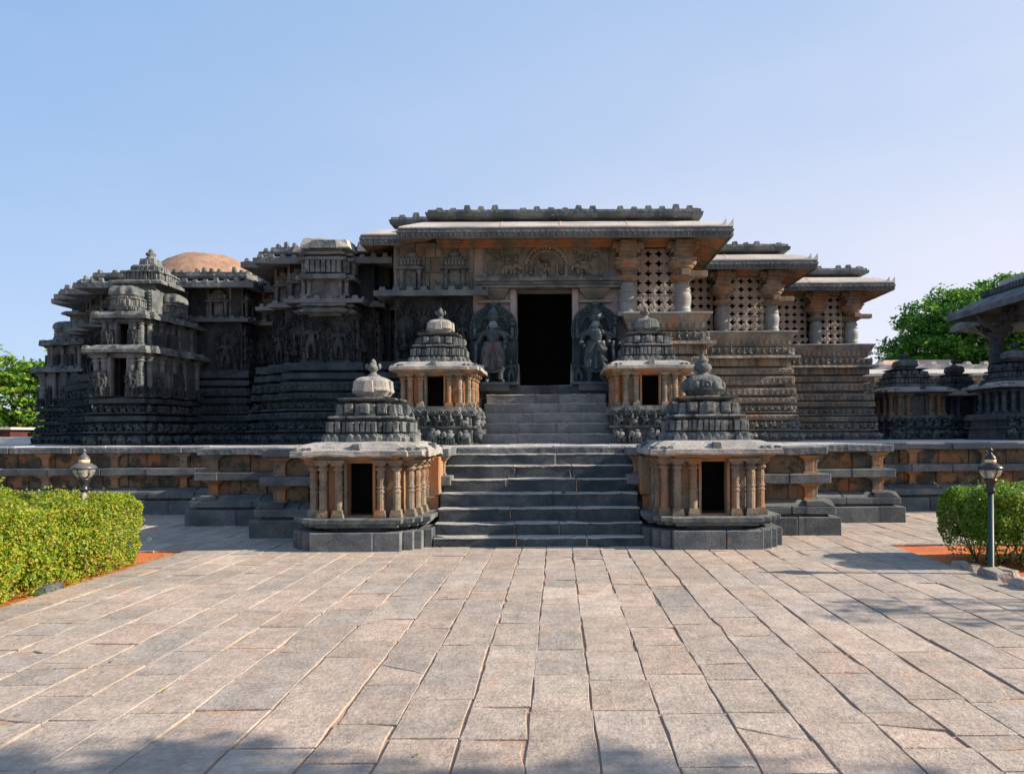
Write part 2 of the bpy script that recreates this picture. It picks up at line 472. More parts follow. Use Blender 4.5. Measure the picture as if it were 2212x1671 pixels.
def frame(p, dr, nm, z, sx=1.0, sy=1.0, sz=1.0):
    """matrix: local X along the edge, local -Y outward, Z up"""
    return Matrix(((dr[0]*sx, -nm[0]*sy, 0, p[0]), (dr[1]*sx, -nm[1]*sy, 0, p[1]), (0, 0, sz, z), (0, 0, 0, 1)))

def along(mb, plan, d, z0, z1, templates, pitch, depth=1.0, minlen=0.15, skip_left=True, jitter=0.08, rg=rnd, drop=0.0):
    """a row of carved templates (unit cell 1 wide, 1 high, facing -Y) along the edges of a plan"""
    h = z1 - z0
    for a, b, dr, nm, l in edges_of(plan, d, minlen):
        if skip_left and nm[0] < -0.5: continue
        n = max(1, int(round(l/pitch))); w = l/n
        for i in range(n):
            if drop and rg.random() < drop: continue
            p = (a[0]+dr[0]*(i+0.5)*w, a[1]+dr[1]*(i+0.5)*w)
            t = templates[rg.randrange(len(templates))]
            k = 1 + rg.uniform(-jitter, jitter)
            mb.tpl(t, frame(p, dr, nm, z0, w, depth, h*k))

def empty(name, label, cat, loc, group=None, rz=0.0):
    o = bpy.data.objects.new(name, None)
    o.empty_display_size = 0.3
    COL.objects.link(o); o.location = loc; o.rotation_euler = (0, 0, rz)
    o['label'] = label; o['category'] = cat
    if group: o['group'] = group
    return o

def tag(o, label, cat, group=None):
    o['label'] = label; o['category'] = cat
    if group: o['group'] = group
    return o

def copy_part(o, parent, loc=None, scale=None):
    c = o.copy(); COL.objects.link(c); c.parent = parent
    if loc is not None: c.location = loc
    if scale is not None: c.scale = scale
    for ch in list(o.children):
        copy_part(ch, c)
    return c

def skin(joints, bones, sub=1, root=0):
    """continuous body grown from joints {name:(x,y,z,r)} and bones; returns a template"""
    names = list(joints); idx = {n: i for i, n in enumerate(names)}
    me = bpy.data.meshes.new("body")
    me.from_pydata([joints[n][:3] for n in names], [(idx[a], idx[b]) for a, b in bones], [])
    ob = bpy.data.objects.new("body", me); COL.objects.link(ob)
    sk = ob.modifiers.new("skin", 'SKIN'); sk.use_smooth_shade = True
    for i, n in enumerate(names):
        r = joints[n][3]; sv = me.skin_vertices[0].data[i]
        sv.radius = r if isinstance(r, tuple) else (r, r); sv.use_root = (i == root)
    if sub:
        ss = ob.modifiers.new("sub", 'SUBSURF'); ss.levels = sub; ss.render_levels = sub
    dg = bpy.context.evaluated_depsgraph_get(); dg.update()
    m2 = bpy.data.meshes.new_from_object(ob.evaluated_get(dg))
    t = ([tuple(v.co) for v in m2.vertices], [tuple(p.vertices) for p in m2.polygons])
    bpy.data.objects.remove(ob); bpy.data.meshes.remove(me); bpy.data.meshes.remove(m2)
    return t

# ------------------------------------------------------------------ carved templates (unit cells facing -Y)
def T_elephant():
    m = MB()
    m.ball((0.02, -0.10, 0.56), (0.34, 0.16, 0.27), 8, 5)
    m.ball((-0.30, -0.14, 0.66), (0.17, 0.14, 0.20), 7, 5)
    m.ball((-0.22, -0.24, 0.64), (0.10, 0.04, 0.16), 6, 4)
    m.tube([(-0.38, -0.14, 0.60), (-0.44, -0.16, 0.40), (-0.44, -0.16, 0.22), (-0.36, -0.16, 0.10)], [0.09, 0.07, 0.055, 0.04], 6)
    for x in (-0.20, -0.05, 0.14, 0.28):
        m.tube([(x, -0.08 - 0.05*(x > 0), 0.45), (x + 0.02, -0.10, 0.0)], [0.09, 0.075], 6)
    m.ball((0.03, -0.12, 0.86), (0.20, 0.10, 0.10), 6, 4)
    m.box(-0.5, 0.5, -0.14, 0.02, -0.02, 0.045)
    return m.t()
def T_horse():
    m = MB()
    m.ball((0.03, -0.08, 0.48), (0.30, 0.12, 0.16), 8, 5)
    m.tube([(-0.18, -0.09, 0.52), (-0.32, -0.11, 0.78)], [0.12, 0.08], 6)
    m.ball((-0.38, -0.11, 0.78), (0.14, 0.07, 0.08), 6, 4)
    for x, f in ((-0.22, -0.10), (-0.12, 0.03), (0.16, 0.02), (0.26, 0.08)):
        m.tube([(x, -0.08, 0.40), (x+f*0.3, -0.09, 0.20), (x+f, -0.08, 0.0)], [0.065, 0.05, 0.04], 5)
    m.ball((0.02, -0.13, 0.72), (0.10, 0.09, 0.16), 6, 4)
    m.ball((0.00, -0.13, 0.92), (0.075, 0.07, 0.09), 6, 4)
    m.tube([(-0.02, -0.16, 0.80), (-0.16, -0.18, 0.70)], [0.04, 0.035], 5)
    m.box(-0.5, 0.5, -0.12, 0.02, -0.02, 0.05)
    return m.t()
def T_riders():
    m = MB()
    m.ball((0.0, -0.10, 0.35), (0.34, 0.12, 0.22), 7, 4)
    m.ball((-0.2, -0.13, 0.72), (0.11, 0.1, 0.2), 6, 4); m.ball((-0.2, -0.13, 0.95), (0.08, 0.08, 0.09), 6, 4)
    m.ball((0.2, -0.11, 0.6), (0.12, 0.09, 0.18), 6, 4)
    for x in (-0.25, 0.0, 0.22): m.tube([(x, -0.1, 0.3), (x, -0.1, 0)], [0.08, 0.06], 5)
    m.box(-0.5, 0.5, -0.12, 0.02, -0.02, 0.05)
    return m.t()
def T_scroll():
    m = MB()
    m.torus((0, -0.03, 0.5), 0.30, 0.09, 'Y', 10, 4)
    m.ball((0, -0.04, 0.5), (0.13, 0.10, 0.15), 6, 4)
    m.ball((0.42, -0.03, 0.82), (0.10, 0.07, 0.12), 5, 4); m.ball((-0.42, -0.03, 0.18), (0.10, 0.07, 0.12), 5, 4)
    return m.t()
def T_seated():
    m = MB()
    m.ball((0, -0.10, 0.20), (0.36, 0.16, 0.14), 7, 4)
    m.ball((0, -0.08, 0.48), (0.19, 0.12, 0.24), 7, 5)
    m.ball((0, -0.11, 0.80), (0.12, 0.11, 0.14), 6, 4)
    m.tube([(-0.2, -0.10, 0.60), (-0.34, -0.13, 0.40), (-0.2, -0.2, 0.28)], 0.06, 5)
    m.tube([(0.2, -0.10, 0.60), (0.36, -0.10, 0.48), (0.34, -0.16, 0.74)], 0.055, 5)
    return m.t()
def T_dancer(k=0):
    m = MB(); s = 1 if k else -1
    m.tube([(0, -0.08, 0.45), (s*0.10, -0.10, 0.22), (s*0.02, -0.10, 0.0)], [0.12, 0.09, 0.07], 6)
    m.tube([(0, -0.08, 0.45), (-s*0.16, -0.10, 0.24), (-s*0.20, -0.10, 0.0)], [0.12, 0.09, 0.07], 6)
    m.tube([(0, -0.08, 0.42), (0.02*s, -0.10, 0.58), (0, -0.10, 0.74)], [0.15, 0.11, 0.16], 6)
    m.ball((0, -0.12, 0.88), (0.10, 0.10, 0.12), 6, 4)
    m.tube([(-0.15, -0.10, 0.72), (-0.32, -0.12, 0.60), (-0.25, -0.16, 0.80)], 0.055, 5)
    m.tube([(0.15, -0.10, 0.72), (0.32, -0.12, 0.55), (0.22, -0.16, 0.42)], 0.055, 5)
    return m.t()
def T_pilaster():
    m = MB()
    m.box(-0.30, 0.30, -0.10, 0.02, 0.02, 0.12); m.box(-0.22, 0.22, -0.08, 0.02, 0.12, 0.85); m.box(-0.34, 0.34, -0.12, 0.02, 0.85, 1.0)
    return m.t()
def T_rib():
    m = MB(); m.box(-0.40, 0.40, -1.0, 0.05, 0.0, 1.0, 0.06, 0.0); return m.t()
def T_scallop():
    m = MB()
    m.add([(-0.5, 0, 0), (0.5, 0, 0), (0.5, -1, 0.0), (-0.5, -1, 0.0), (-0.5, 0, 0.72), (0.5, 0, 0.72), (0.5, -0.75, 0.62), (-0.5, -0.75, 0.62), (0, -0.72, 1.0), (0, 0, 1.0)],
          [(3, 2, 6, 8, 7), (0, 3, 7, 4), (2, 1, 5, 6), (7, 8, 9, 4), (8, 6, 5, 9), (0, 1, 2, 3)])
    return m.t()
def T_merlon():
    m = MB()
    m.box(-0.27, 0.27, -0.9, 0.9, 0, 1.0, 0.09, 0.25)
    return m.t()
def T_fringe():
    m = MB()
    m.torus((0, -0.02, 0.55), 0.30, 0.10, 'Y', 9, 4, 1.2); m.ball((0, -0.02, 0.2), (0.12, 0.06, 0.2), 5, 4)
    return m.t()
TE, TH, TR, TS, TD0, TD1, TP, TRIB, TSC, TM, TF = (T_elephant(), T_horse(), T_riders(), T_scroll(), T_dancer(0), T_dancer(1),
    T_pilaster(), T_rib(), T_scallop(), T_merlon(), T_fringe())
TSEAT = T_seated()
def flip(t):
    return ([(-x, y, z) for x, y, z in t[0]], [f[::-1] for f in t[1]])
# ------------------------------------------------------------------ the setting: ground, paving, earth beds
PT = 1.486            # level of the platform top

def grid_sheet(x0, x1, y0, y1, z, nx, ny, amp, seed=0):
    m = MB(); vs = []; fs = []
    for j in range(ny+1):
        for i in range(nx+1):
            x = x0+(x1-x0)*i/nx; y = y0+(y1-y0)*j/ny
            vs.append((x, y, z + amp*mnoise.noise(Vector((x*1.3+seed, y*1.3, 0.5)))))
    for j in range(ny):
        for i in range(nx):
            a = j*(nx+1)+i; fs.append((a, a+1, a+nx+2, a+nx+1))
    m.add(vs, fs); return m

g = MB(); g.add([(-900, -300, -0.16), (900, -300, -0.16), (900, 1500, -0.16), (-900, 1500, -0.16)], [(0, 1, 2, 3)])
g.build('ground', 'earth', kind='structure')
BED_L, BED_R = -5.62, 5.06       # the paved walk lies between the two planted beds
BED_YL, BED_YR = 10.25, 10.5
g = MB()
for xa, xb, ya, yb in ((BED_L, BED_R, -6, 10.2), (-34, 0, BED_YL, 16.2), (0, 26, BED_YR, 16.2), (BED_L, 0, 10.2, BED_YL), (0, BED_R, 10.2, BED_YR)):
    g.add([(xa, ya, -0.012), (xb, ya, -0.012), (xb, yb, -0.012), (xa, yb, -0.012)], [(0, 1, 2, 3)])
g.build('paving_bed', 'mortar', kind='structure')

def slab_top(mb, x0, x1, y0, y1, z, rg, quad=None):
    g_ = rg.uniform(0.0015, 0.0055)
    j = lambda: rg.uniform(-0.009, 0.009)
    zz = [z + rg.uniform(-0.003, 0.0035) for _ in range(4)]
    b = 0.005
    c = [(x0+g_+j(), y0+g_+j()), (x1-g_+j(), y0+g_+j()), (x1-g_+j(), y1-g_+j()), (x0+g_+j(), y1-g_+j())]
    if quad: c = quad
    # cut long sides for a worn outline
    ring = []
    for k in range(4):
        a, bb = c[k], c[(k+1) % 4]; za, zb = zz[k], zz[(k+1) % 4]
        L_ = math.hypot(bb[0]-a[0], bb[1]-a[1]); n = max(2, int(L_/0.13))
        for i in range(n):
            t = i/n; w = 0.0 if i == 0 else rg.uniform(-0.007, 0.007)
            nx, ny = (bb[1]-a[1])/L_, -(bb[0]-a[0])/L_
            ring.append((a[0]+(bb[0]-a[0])*t - nx*abs(w) + nx*w*0.4, a[1]+(bb[1]-a[1])*t - ny*abs(w) + ny*w*0.4, za+(zb-za)*t))
    if rg.random() < 0.30:      # a chipped corner or a spalled edge
        k = rg.randrange(len(ring)); cx_, cy_ = (x0+x1)/2, (y0+y1)/2
        for q in range(k, k + rg.choice((2, 3, 3, 5))):
            q %= len(ring); p = ring[q]; s = rg.uniform(0.03, 0.12)
            ring[q] = (p[0]+(cx_-p[0])*s, p[1]+(cy_-p[1])*s, p[2]-rg.uniform(0.002, 0.009))
    cx_, cy_ = sum(p[0] for p in ring)/len(ring), sum(p[1] for p in ring)/len(ring)
    def ins(p, d):
        vx, vy = cx_-p[0], cy_-p[1]; l = math.hypot(vx, vy); return (p[0]+vx/l*d, p[1]+vy/l*d)
    low = [(p[0], p[1], -0.035) for p in ring]
    mid = [(p[0], p[1], p[2]-b*0.8) for p in ring]
    top = [ins(p, b) + (p[2],) for p in ring]
    mb.rings([low, mid, top], cap0=False)

rg = random.Random(21)
pv = MB()
x = -30.0
while x < 22.0:
    w = rg.uniform(0.37, 0.48)
    if x < BED_L < x + w + 0.25: w = BED_L - x
    elif x < BED_R < x + w + 0.25: w = BED_R - x
    inside = BED_L - 0.01 <= x and x + w <= BED_R + 0.01
    y = -2.0 - rg.uniform(0, 0.5) if inside else (BED_YL if x < 0 else BED_YR) + rg.uniform(-0.03, 0.03)
    far = x < -18 or x > 14
    while y < 15.9:
        l = rg.choice((0.5, 0.62, 0.75, 0.92, 0.42, 0.68)) * rg.uniform(0.9, 1.15) * (2.0 if far else 1.0)
        if inside and rg.random() < 0.07:      # cracked across
            g_ = 0.006; ta, tb_ = rg.uniform(0.25, 0.75), rg.uniform(0.25, 0.75)
            q1 = [(x+g_, y+g_), (x+w-g_, y+g_), (x+w-g_, y+l*ta), (x+g_, y+l*tb_)]
            q2 = [(x+g_, y+l*tb_+0.005), (x+w-g_, y+l*ta+0.005), (x+w-g_, y+l-g_), (x+g_, y+l-g_)]
            for q in (q1, q2):
                slab_top(pv, min(p[0] for p in q), max(p[0] for p in q), min(p[1] for p in q), max(p[1] for p in q), 0.0, rg, q)
        else:
            slab_top(pv, x, x + w, y, y + l, 0.0, rg)
        y += l
    x += w
pv.build('paving', 'pave', kind='structure')

grid_sheet(-16, BED_L + 0.03, -3, BED_YL + 0.02, -0.030, 60, 80, 0.020, 3).build('red_soil', 'soil', kind='structure', smooth=True)
grid_sheet(BED_R - 0.03, 16, -3, BED_YR + 0.02, -0.030, 60, 80, 0.020, 8).build('red_soil', 'soil', kind='structure', smooth=True)

# ------------------------------------------------------------------ the raised platform
PLAN_P = [(-30, 15.35), (-6.8, 15.35), (-6.8, 13.4), (-4.85, 13.4), (-4.85, 11.8), (-2.05, 11.8), (-2.05, 12.62), (1.4, 12.62),
          (1.4, 11.8), (4.4, 11.8), (4.4, 13.4), (6.3, 13.4), (6.3, 15.35), (24, 15.35), (24, 44), (-30, 44)]

def course(mb, plan, d, z0, z1, length, depth, rg, taper=0.0, gap=0.006, minlen=0.12, dj=0.012, zj=0.004):
    """one course of cut stones along a plan, its face at offset d"""
    for a, b, dr, nm, l in edges_of(plan, d, minlen):
        s = 0.0
        while s < l - 0.02:
            w = length*rg.uniform(0.65, 1.35)
            if l - s - w < 0.3*length: w = l - s
            q = rg.uniform(-dj, dj*0.3); za = z0 + rg.uniform(-zj, zj)*0.3; zb = z1 + rg.uniform(-zj, zj)
            pts = []
            for zz, inset in ((za, 0.0), (zb, taper)):
                for ss, dd in ((s + gap, q - inset), (s + w - gap, q - inset), (s + w - gap, -depth), (s + gap, -depth)):
                    pts.append((a[0]+dr[0]*ss+nm[0]*dd, a[1]+dr[1]*ss+nm[1]*dd, zz))
            mb.add(pts, [(3, 2, 1, 0), (4, 5, 6, 7), (0, 1, 5, 4), (1, 2, 6, 5), (2, 3, 7, 6), (3, 0, 4, 7)])
            s += w

plat = empty('stone_platform', 'raised stone platform with stepped retaining wall under the whole temple', 'platform', (0, 13.4, 0))
OP = (0, 13.4, 0)
rg = random.Random(4)
core = MB(); core.moulded(PLAN_P, [(-0.05, -0.02), (1.40, -0.02)])
core.build('core', 'retain', plat, org=OP)
m = MB()
course(m, PLAN_P, 0.35, -0.03, 0.30, 1.15, 0.6, rg)
m.build('plinth', 'plinth', plat, rough=(0.35, 0.010), bevel=0.012, org=OP)
m = MB()
course(m, PLAN_P, 0.20, 0.29, 0.345, 1.5, 0.45, rg)
course(m, PLAN_P, 0.29, 0.345, 0.475, 1.1, 0.5, rg)
course(m, PLAN_P, 0.285, 0.475, 0.575, 1.1, 0.5, rg, taper=0.20)
m.build('sloped_moulding', 'plinth', plat, rough=(0.35, 0.010), bevel=0.012, org=OP)
m = MB()
course(m, PLAN_P, 0.03, 0.57, 0.865, 0.62, 0.3, rg, dj=0.022)
course(m, PLAN_P, 0.03, 1.015, 1.36, 0.62, 0.3, rg, dj=0.022)
m.build('wall_panel', 'retain', plat, rough=(0.35, 0.014), bevel=0.014, org=OP)
m = MB()
course(m, PLAN_P, 0.23, 0.86, 1.02, 1.25, 0.45, rg)
m.build('band_course', 'plinth', plat, rough=(0.35, 0.010), bevel=0.012, org=OP)
pil_me = {}
for z0, z1 in ((0.575, 0.86), (1.02, 1.34)):
    for a, b, dr, nm, l in edges_of(PLAN_P, 0.03, 0.5):
        n = max(1, int(l/1.5))
        for i in range(n + 1):
            s = min(max(i*l/n, 0.12), l - 0.12)
            p = (a[0]+dr[0]*s, a[1]+dr[1]*s)
            t = MB(); t.box(-0.10, 0.10, -0.07, 0.05, 0, 0.10); t.box(-0.075, 0.075, -0.05, 0.05, 0.10, 0.72); t.box(-0.095, 0.095, -0.065, 0.05, 0.66, 0.73)
            t.add([(-0.08, -0.05, 0.72), (0.08, -0.05, 0.72), (0.08, 0.05, 0.72), (-0.08, 0.05, 0.72),
                   (-0.21, -0.13, 1.0), (0.21, -0.13, 1.0), (0.21, 0.05, 1.0), (-0.21, 0.05, 1.0)],
                  [(3, 2, 1, 0), (4, 5, 6, 7), (0, 1, 5, 4), (1, 2, 6, 5), (2, 3, 7, 6), (3, 0, 4, 7)])
            if not pil_me:
                o = t.build('wall_pilaster', 'warm', plat, rough=(0.3, 0.012), bevel=0.008); pil_me['o'] = o
            else:
                o = pil_me['o'].copy(); COL.objects.link(o)
            o.location = (p[0]-OP[0], p[1]-OP[1], z0-OP[2]); o.rotation_euler = (0, 0, math.atan2(dr[1], dr[0])); o.scale = (1, 1, z1-z0)
m = MB()
course(m, PLAN_P, 0.20, 1.35, PT - 0.004, 1.2, 0.9, rg, gap=0.005, dj=0.035, zj=0.003)
m.build('coping', 'lip', plat, rough=(0.25, 0.016), bevel=0.012, org=OP)
m = MB()      # flagstones on top
rg2 = random.Random(5)
q = offset(PLAN_P, 0.10)
m.add([(x, y, PT + 0.006) for x, y in q] + [(x, y, PT - 0.06) for x, y in q],
      [tuple(range(len(q)))] + [(i, i + len(q), (i+1) % len(q) + len(q), (i+1) % len(q)) for i in range(len(q))])
m.build('flagstone_top', 'slab', plat, rough=(1.2, 0.004), org=OP)
m = MB()
for i in range(46):
    y = rg2.uniform(12.2, 15.2); x = rg2.uniform(-7, 6.3)
for y0, xa, xb in ((11.66, -4.9, -2.1), (11.66, 1.5, 4.4), (12.55, -2.1, 1.5), (13.25, -6.8, 6.3), (15.2, -26, 20)):
    x = xa
    while x < xb:
        w = rg2.uniform(0.7, 1.5)
        m.box(x+0.008, min(x+w, xb)-0.008, y0 + rg2.uniform(-0.05, 0.04), y0 + 0.62, PT - 0.03, PT + 0.016 + rg2.uniform(0, 0.014)); x += w
m.build('edge_flagstones', 'slab', plat, rough=(0.25, 0.010), bevel=0.008, org=OP)

for xa, xb in ((-2.42, -1.985), (1.375, 1.80)):      # plain slabs flanking the steps
    m = MB(); m.box(xa, xb, 11.40, 11.95, 0.70, 1.355); m.box(xa + 0.03, xb - 0.01, 11.37, 11.95, 0.40, 0.695)
    m.build('flank_slab', 'warm', plat, rough=(0.25, 0.010), bevel=0.012, org=OP)
# ------------------------------------------------------------------ the two flights of steps
def flight(name, label, ys, zs, x0s, x1s, depth, seed, z_base, mat='step'):
    org = ((x0s[0]+x1s[0])/2, ys[0], z_base)
    root = empty(name, label, 'steps', org)
    rg = random.Random(seed); zp = z_base - 0.03
    for y, z, xa, xb in zip(ys, zs, x0s, x1s):
        m = MB(); td = MB(); mo = MB(); x = xa; n = rg.choice((2, 3, 3)); cuts = sorted([xa + (xb-xa)*(i+rg.uniform(-0.25, 0.25))/n for i in range(1, n)])
        for c in cuts + [xb]:
            yy = y + rg.uniform(-0.02, 0.012); zz = z + rg.uniform(-0.006, 0.006)
            m.box(x + 0.004, c - 0.004, yy, y + depth, zp, zz)
            td.box(x + 0.006, c - 0.006, yy - 0.004, y + depth - 0.02, zz - 0.016, zz + 0.006)
            if c < xb - 0.05: mo.box(c - 0.010, c + 0.010, y + 0.022, y + depth - 0.05, zp, z - 0.012)
            x = c
        m.build('step', mat, root, rough=(0.14, 0.014, 3.0), bevel=0.024, org=org)
        td.build('tread', 'tread', root, rough=(0.10, 0.012, 4.0), bevel=0.008, org=org)
        mo.build('mortar_joint', 'mortar', root, org=org) if mo.v else None
        zp = z - 0.10
    return root
ys = [10.45 + 0.3*k for k in range(8)]
flight('lower_staircase', 'broad flight of worn dark steps between the two front shrines', ys,
       [0.134, 0.315, 0.524, 0.738, 0.95, 1.173, 1.368, PT + 0.004], [-1.93, -1.95, -1.96, -1.97, -1.98, -1.99, -2.0, -2.02], [1.33]*6 + [1.36, 1.37], 0.62, 11, 0.0)
ys = [15.55 + 0.3*k for k in range(6)]
flight('upper_staircase', 'upper grey stone steps rising to the dark temple doorway', ys,
       [1.73, 1.975, 2.215, 2.46, 2.70, 2.94], [-1.88, -1.80, -1.80, -1.78, -1.76, -1.78], [1.30, 1.22, 1.22, 1.2, 1.2, 1.25], 0.7, 12, PT, 'upstep')
# ------------------------------------------------------------------ miniature shrines
def mini_column(x, y, z0, z1, r, n=10):
    h = z1 - z0; m = MB()
    s = r*1.35
    m.box(x-s, x+s, y-s, y+s, z0, z0 + 0.05*h)
    m.box(x-s*0.92, x+s*0.92, y-s*0.92, y+s*0.92, z0 + 0.05*h, z0 + 0.13*h, 0.012, 0.012)
    f = [(1.0, .13), (.92, .16), (.92, .42), (1.06, .44), (1.06, .46), (.84, .47), (.84, .50), (1.04, .51), (1.04, .53), (.86, .54), (.80, .60),
         (.96, .70), (.90, .76), (.74, .79), (1.28, .835), (1.30, .85), (.92, .88), (.92, .90)]
    m.lathe(x, y, [(r*a, z0 + b*h) for a, b in f], n)
    m.box(x-s*0.95, x+s*0.95, y-s*0.95, y+s*0.95, z0 + 0.90*h, z0 + 0.94*h)
    m.box(x-s*1.35, x+s*1.35, y-s*1.15, y+s*1.15, z0 + 0.94*h, z1)
    return m

def sq_lobe(p=4.0, ridge=0.0, n=32):
    def k(a):
        c, s = abs(math.cos(a)), abs(math.sin(a))
        v = 1.0/((c**p + s**p)**(1.0/p))
        if ridge: v *= 1.0 + ridge*math.cos(n*a*0.5)
        return v
    return k

def eave_mesh(plan, z0, overhang, thick, rise, droop=0.0):
    """sloping eave slab: lip, convex top, hollow underside"""
    m = MB()
    prof = [(z0 + rise*0.42, 0.0), (z0 + 0.06*rise, overhang*0.86), (z0, overhang*0.97), (z0 + thick*0.45, overhang), (z0 + thick*0.5, overhang*0.975),
            (z0 + thick, overhang*0.985), (z0 + thick + 0.40*rise, overhang*0.62), (z0 + thick + 0.78*rise, overhang*0.22), (z0 + thick + rise, -0.05)]
    m.moulded(plan, prof, True, True)
    return m

def shrine(name, label, cx, cy, z0, rz=0.0, base='ground', dome='ribbed', finial='winged', seed=1, mats=('mid', 'warm', 'mid'), group='small shrines beside the steps',
           broken=0.012, blocked=False, stone_dome=None, colm='tan'):
    """small towered shrine; local origin at its base, door to -Y. z0: level it stands on; z_c: foot of its cella"""
    rg = random.Random(seed)
    root = empty(name, label, 'shrine', (cx, cy, z0), group, rz)
    mt, mw, mr = mats
    P = stepped(1.0, ((1.0, 0.63), (0.88, 0.78), (0.78, 0.78)))
    if base == 'ground':
        m = MB()
        pl = stepped(1.07, ((1.0, 0.63), (0.88, 0.78), (0.78, 0.78)))
        course(m, pl, 0.0, -0.02, 0.275, 1.2, 0.5, rg); m.prism(offset(pl, -0.03), -0.02, 0.262)
        m.build('plinth', 'plinth', root, rough=(0.22, 0.006, 3), bevel=0.010)
        m = MB()
        m.prism(offset(P, -0.20), 0.26, 0.352)
        m.moulded(offset(P, 0.01), [(0.338, -0.22), (0.340, -0.03), (0.398, -0.025), (0.400, 0.035), (0.468, 0.04), (0.475, 0.025), (0.476, -0.4)])
        m.build('base_moulding', mt, root, rough=(0.2, 0.005, 3), bevel=0.006)
        zc, zt = 0.475, 1.345
    else:
        m = MB(); fz = MB(); fh = MB()
        pl = stepped(1.02, ((1.0, 0.62), (0.94, 0.94)))
        m.moulded(pl, [(-0.02, -0.02), (0.045, -0.02), (0.046, -0.10), (0.38, -0.12), (0.381, -0.03), (0.425, -0.03), (0.426, -0.13), (0.66, -0.15), (0.661, -0.06),
                       (0.665, -0.03), (0.80, -0.03), (0.801, -0.05), (0.86, -0.06)])
        m.build('base_moulding', mt, root, rough=(0.3, 0.006), bevel=0.006)
        along(fz, pl, -0.10, 0.03, 0.38, [TE, flip(TE), TE], 0.36, 0.95, rg=rg)
        fz.build('elephant_frieze', mt, root, smooth=True)
        along(fh, pl, -0.12, 0.42, 0.70, [TR, TH, TH, TR], 0.25, 0.95, rg=rg)
        fh.build('horse_frieze', mt, root, smooth=True)
        m = MB(); along(m, pl, -0.035, 0.675, 0.795, [TS], 0.16, 0.5, rg=rg)
        m.build('scroll_band', mt, root)
        zc, zt = 0.86, 1.63
    # cella with a true doorway
    dw = 0.195; hw = 0.62; t = 0.12; H = zt - zc
    m = MB()
    m.box(-hw, -hw+t, -hw, hw, zc-0.02, zt+0.02); m.box(hw-t, hw, -hw, hw, zc-0.02, zt+0.02); m.box(-hw, hw, hw-t, hw-0.003, zc-0.02, zt+0.02)
    m.box(-hw+t, -dw-0.02, -hw+0.003, -hw+t, zc-0.02, zt+0.02); m.box(dw+0.02, hw-t, -hw+0.003, -hw+t, zc-0.02, zt+0.02)
    m.box(-dw-0.02, dw+0.02, -hw+0.003, -hw+t, zt-0.06, zt+0.02)
    # projecting bays of the wall behind the columns
    m.box(-dw-0.30, -dw-0.04, -0.72, -hw, zc, zt); m.box(dw+0.04, dw+0.30, -0.72, -hw, zc, zt)
    m.box(hw, 0.72, -0.48, 0.48, zc, zt); m.box(-0.72, -hw, -0.48, 0.48, zc, zt)
    m.build('cella', mw, root, rough=(0.3, 0.006), bevel=0.006)
    m = MB(); m.box(-hw+t, hw-t, -hw+t, 0.25, zc-0.01, zc); m.box(-hw+t-0.01, hw-t+0.01, 0.22, 0.25, zc, zt+0.02)
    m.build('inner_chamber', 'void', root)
    m = MB()
    if blocked:
        m.box(-dw, dw, -hw-0.05, -hw+0.02, zc, zt-0.05)
        for i in range(5):
            for j in range(9):
                m.torus((-dw*0.8 + i*dw*0.4, -hw-0.05, zc + 0.06 + j*(H-0.14)/8.5), 0.032, 0.010, 'Y', 8, 4)
        m.build('pierced_screen', mw, root)
    else:
        for s in (-1, 1):
            x = s*(dw + 0.022)
            m.box(min(x-0.022, x+0.022), max(x-0.022, x+0.022), -0.80, -hw-0.02, zc, zt-0.05)
        m.box(-dw-0.045, dw+0.045, -0.80, -hw-0.02, zt-0.05, zt+0.015)
        m.box(-dw-0.02, dw+0.02, -0.80, -hw, zc-0.01, zc+0.022)
        m.build('door_frame', mw, root, rough=(0.2, 0.004), bevel=0.005)
    cols = []
    for s in (-1, 1):
        cols += [(s*0.320, -0.80), (s*0.555, -0.785), (s*0.735, -0.66)]
        cols += [(s*0.79, -0.42), (s*0.80, -0.06), (s*0.80, 0.32)]
    for i, (x, y) in enumerate(cols):
        if blocked and abs(x) < 0.32 and False: continue
        mini_column(x, y, zc, zt, 0.066).build('column', colm, root, smooth=False, rough=(0.5, 0.004, 5))
    # architrave and eave
    m = MB(); m.moulded(stepped(0.86, ((1.0, 0.66), (0.94, 0.94))), [(zt-0.01, -0.02), (zt+0.004, 0.02), (zt+0.05, 0.10), (zt+0.085, 0.13), (zt+0.09, 0.0)])
    m.build('architrave', mw, root, rough=(0.25, 0.006), bevel=0.006)
    ep = stepped(0.82, ((1.0, 0.68), (0.94, 0.94)))
    ze = zt + 0.055
    m = eave_mesh(ep, ze, 0.22, 0.075, 0.135)
    m.build('eave', 'eave_slab', root, rough=(0.12, broken, 3.2), bevel=0.006)
    for a, b, dr, nm, l in edges_of(ep, 0.185, 0.1):
        for s in ((0.04, l-0.04) if l < 0.5 else (0.05, l*0.5, l-0.05)):
            p = (a[0]+dr[0]*s, a[1]+dr[1]*s); big = 1.0 if abs(s - l*0.5) < 1e-6 else 0.55
            t_ = MB(); t_.box(-0.075*big, 0.075*big, -0.012, 0.12*big, 0.02, 0.125*big, 0.022*big, 0.01)
            m = MB(); m.tpl(t_.t(), frame(p, dr, nm, ze+0.065))     # little antefix standing on the eave
            m.build('antefix', mr, root, rough=(0.1, 0.006, 4), bevel=0.005)
    # tower
    zb = ze + 0.165
    def ringed(nm_, a, z, h, tpl, pitch, dp, st, mat=mr, core=0.0):
        pl_ = tower_plan(a); m_ = MB()
        m_.moulded(pl_, [(z, -0.035), (z + h, -0.035 - core)])
        along(m_, pl_, -0.03, z + 0.004, z + h - 0.004, [tpl], pitch, dp, minlen=0.05, skip_left=False, rg=rg, jitter=0.03)
        o = m_.build(nm_, mat, root, rough=(0.25, 0.005, 4), bevel=0.006)
        return o
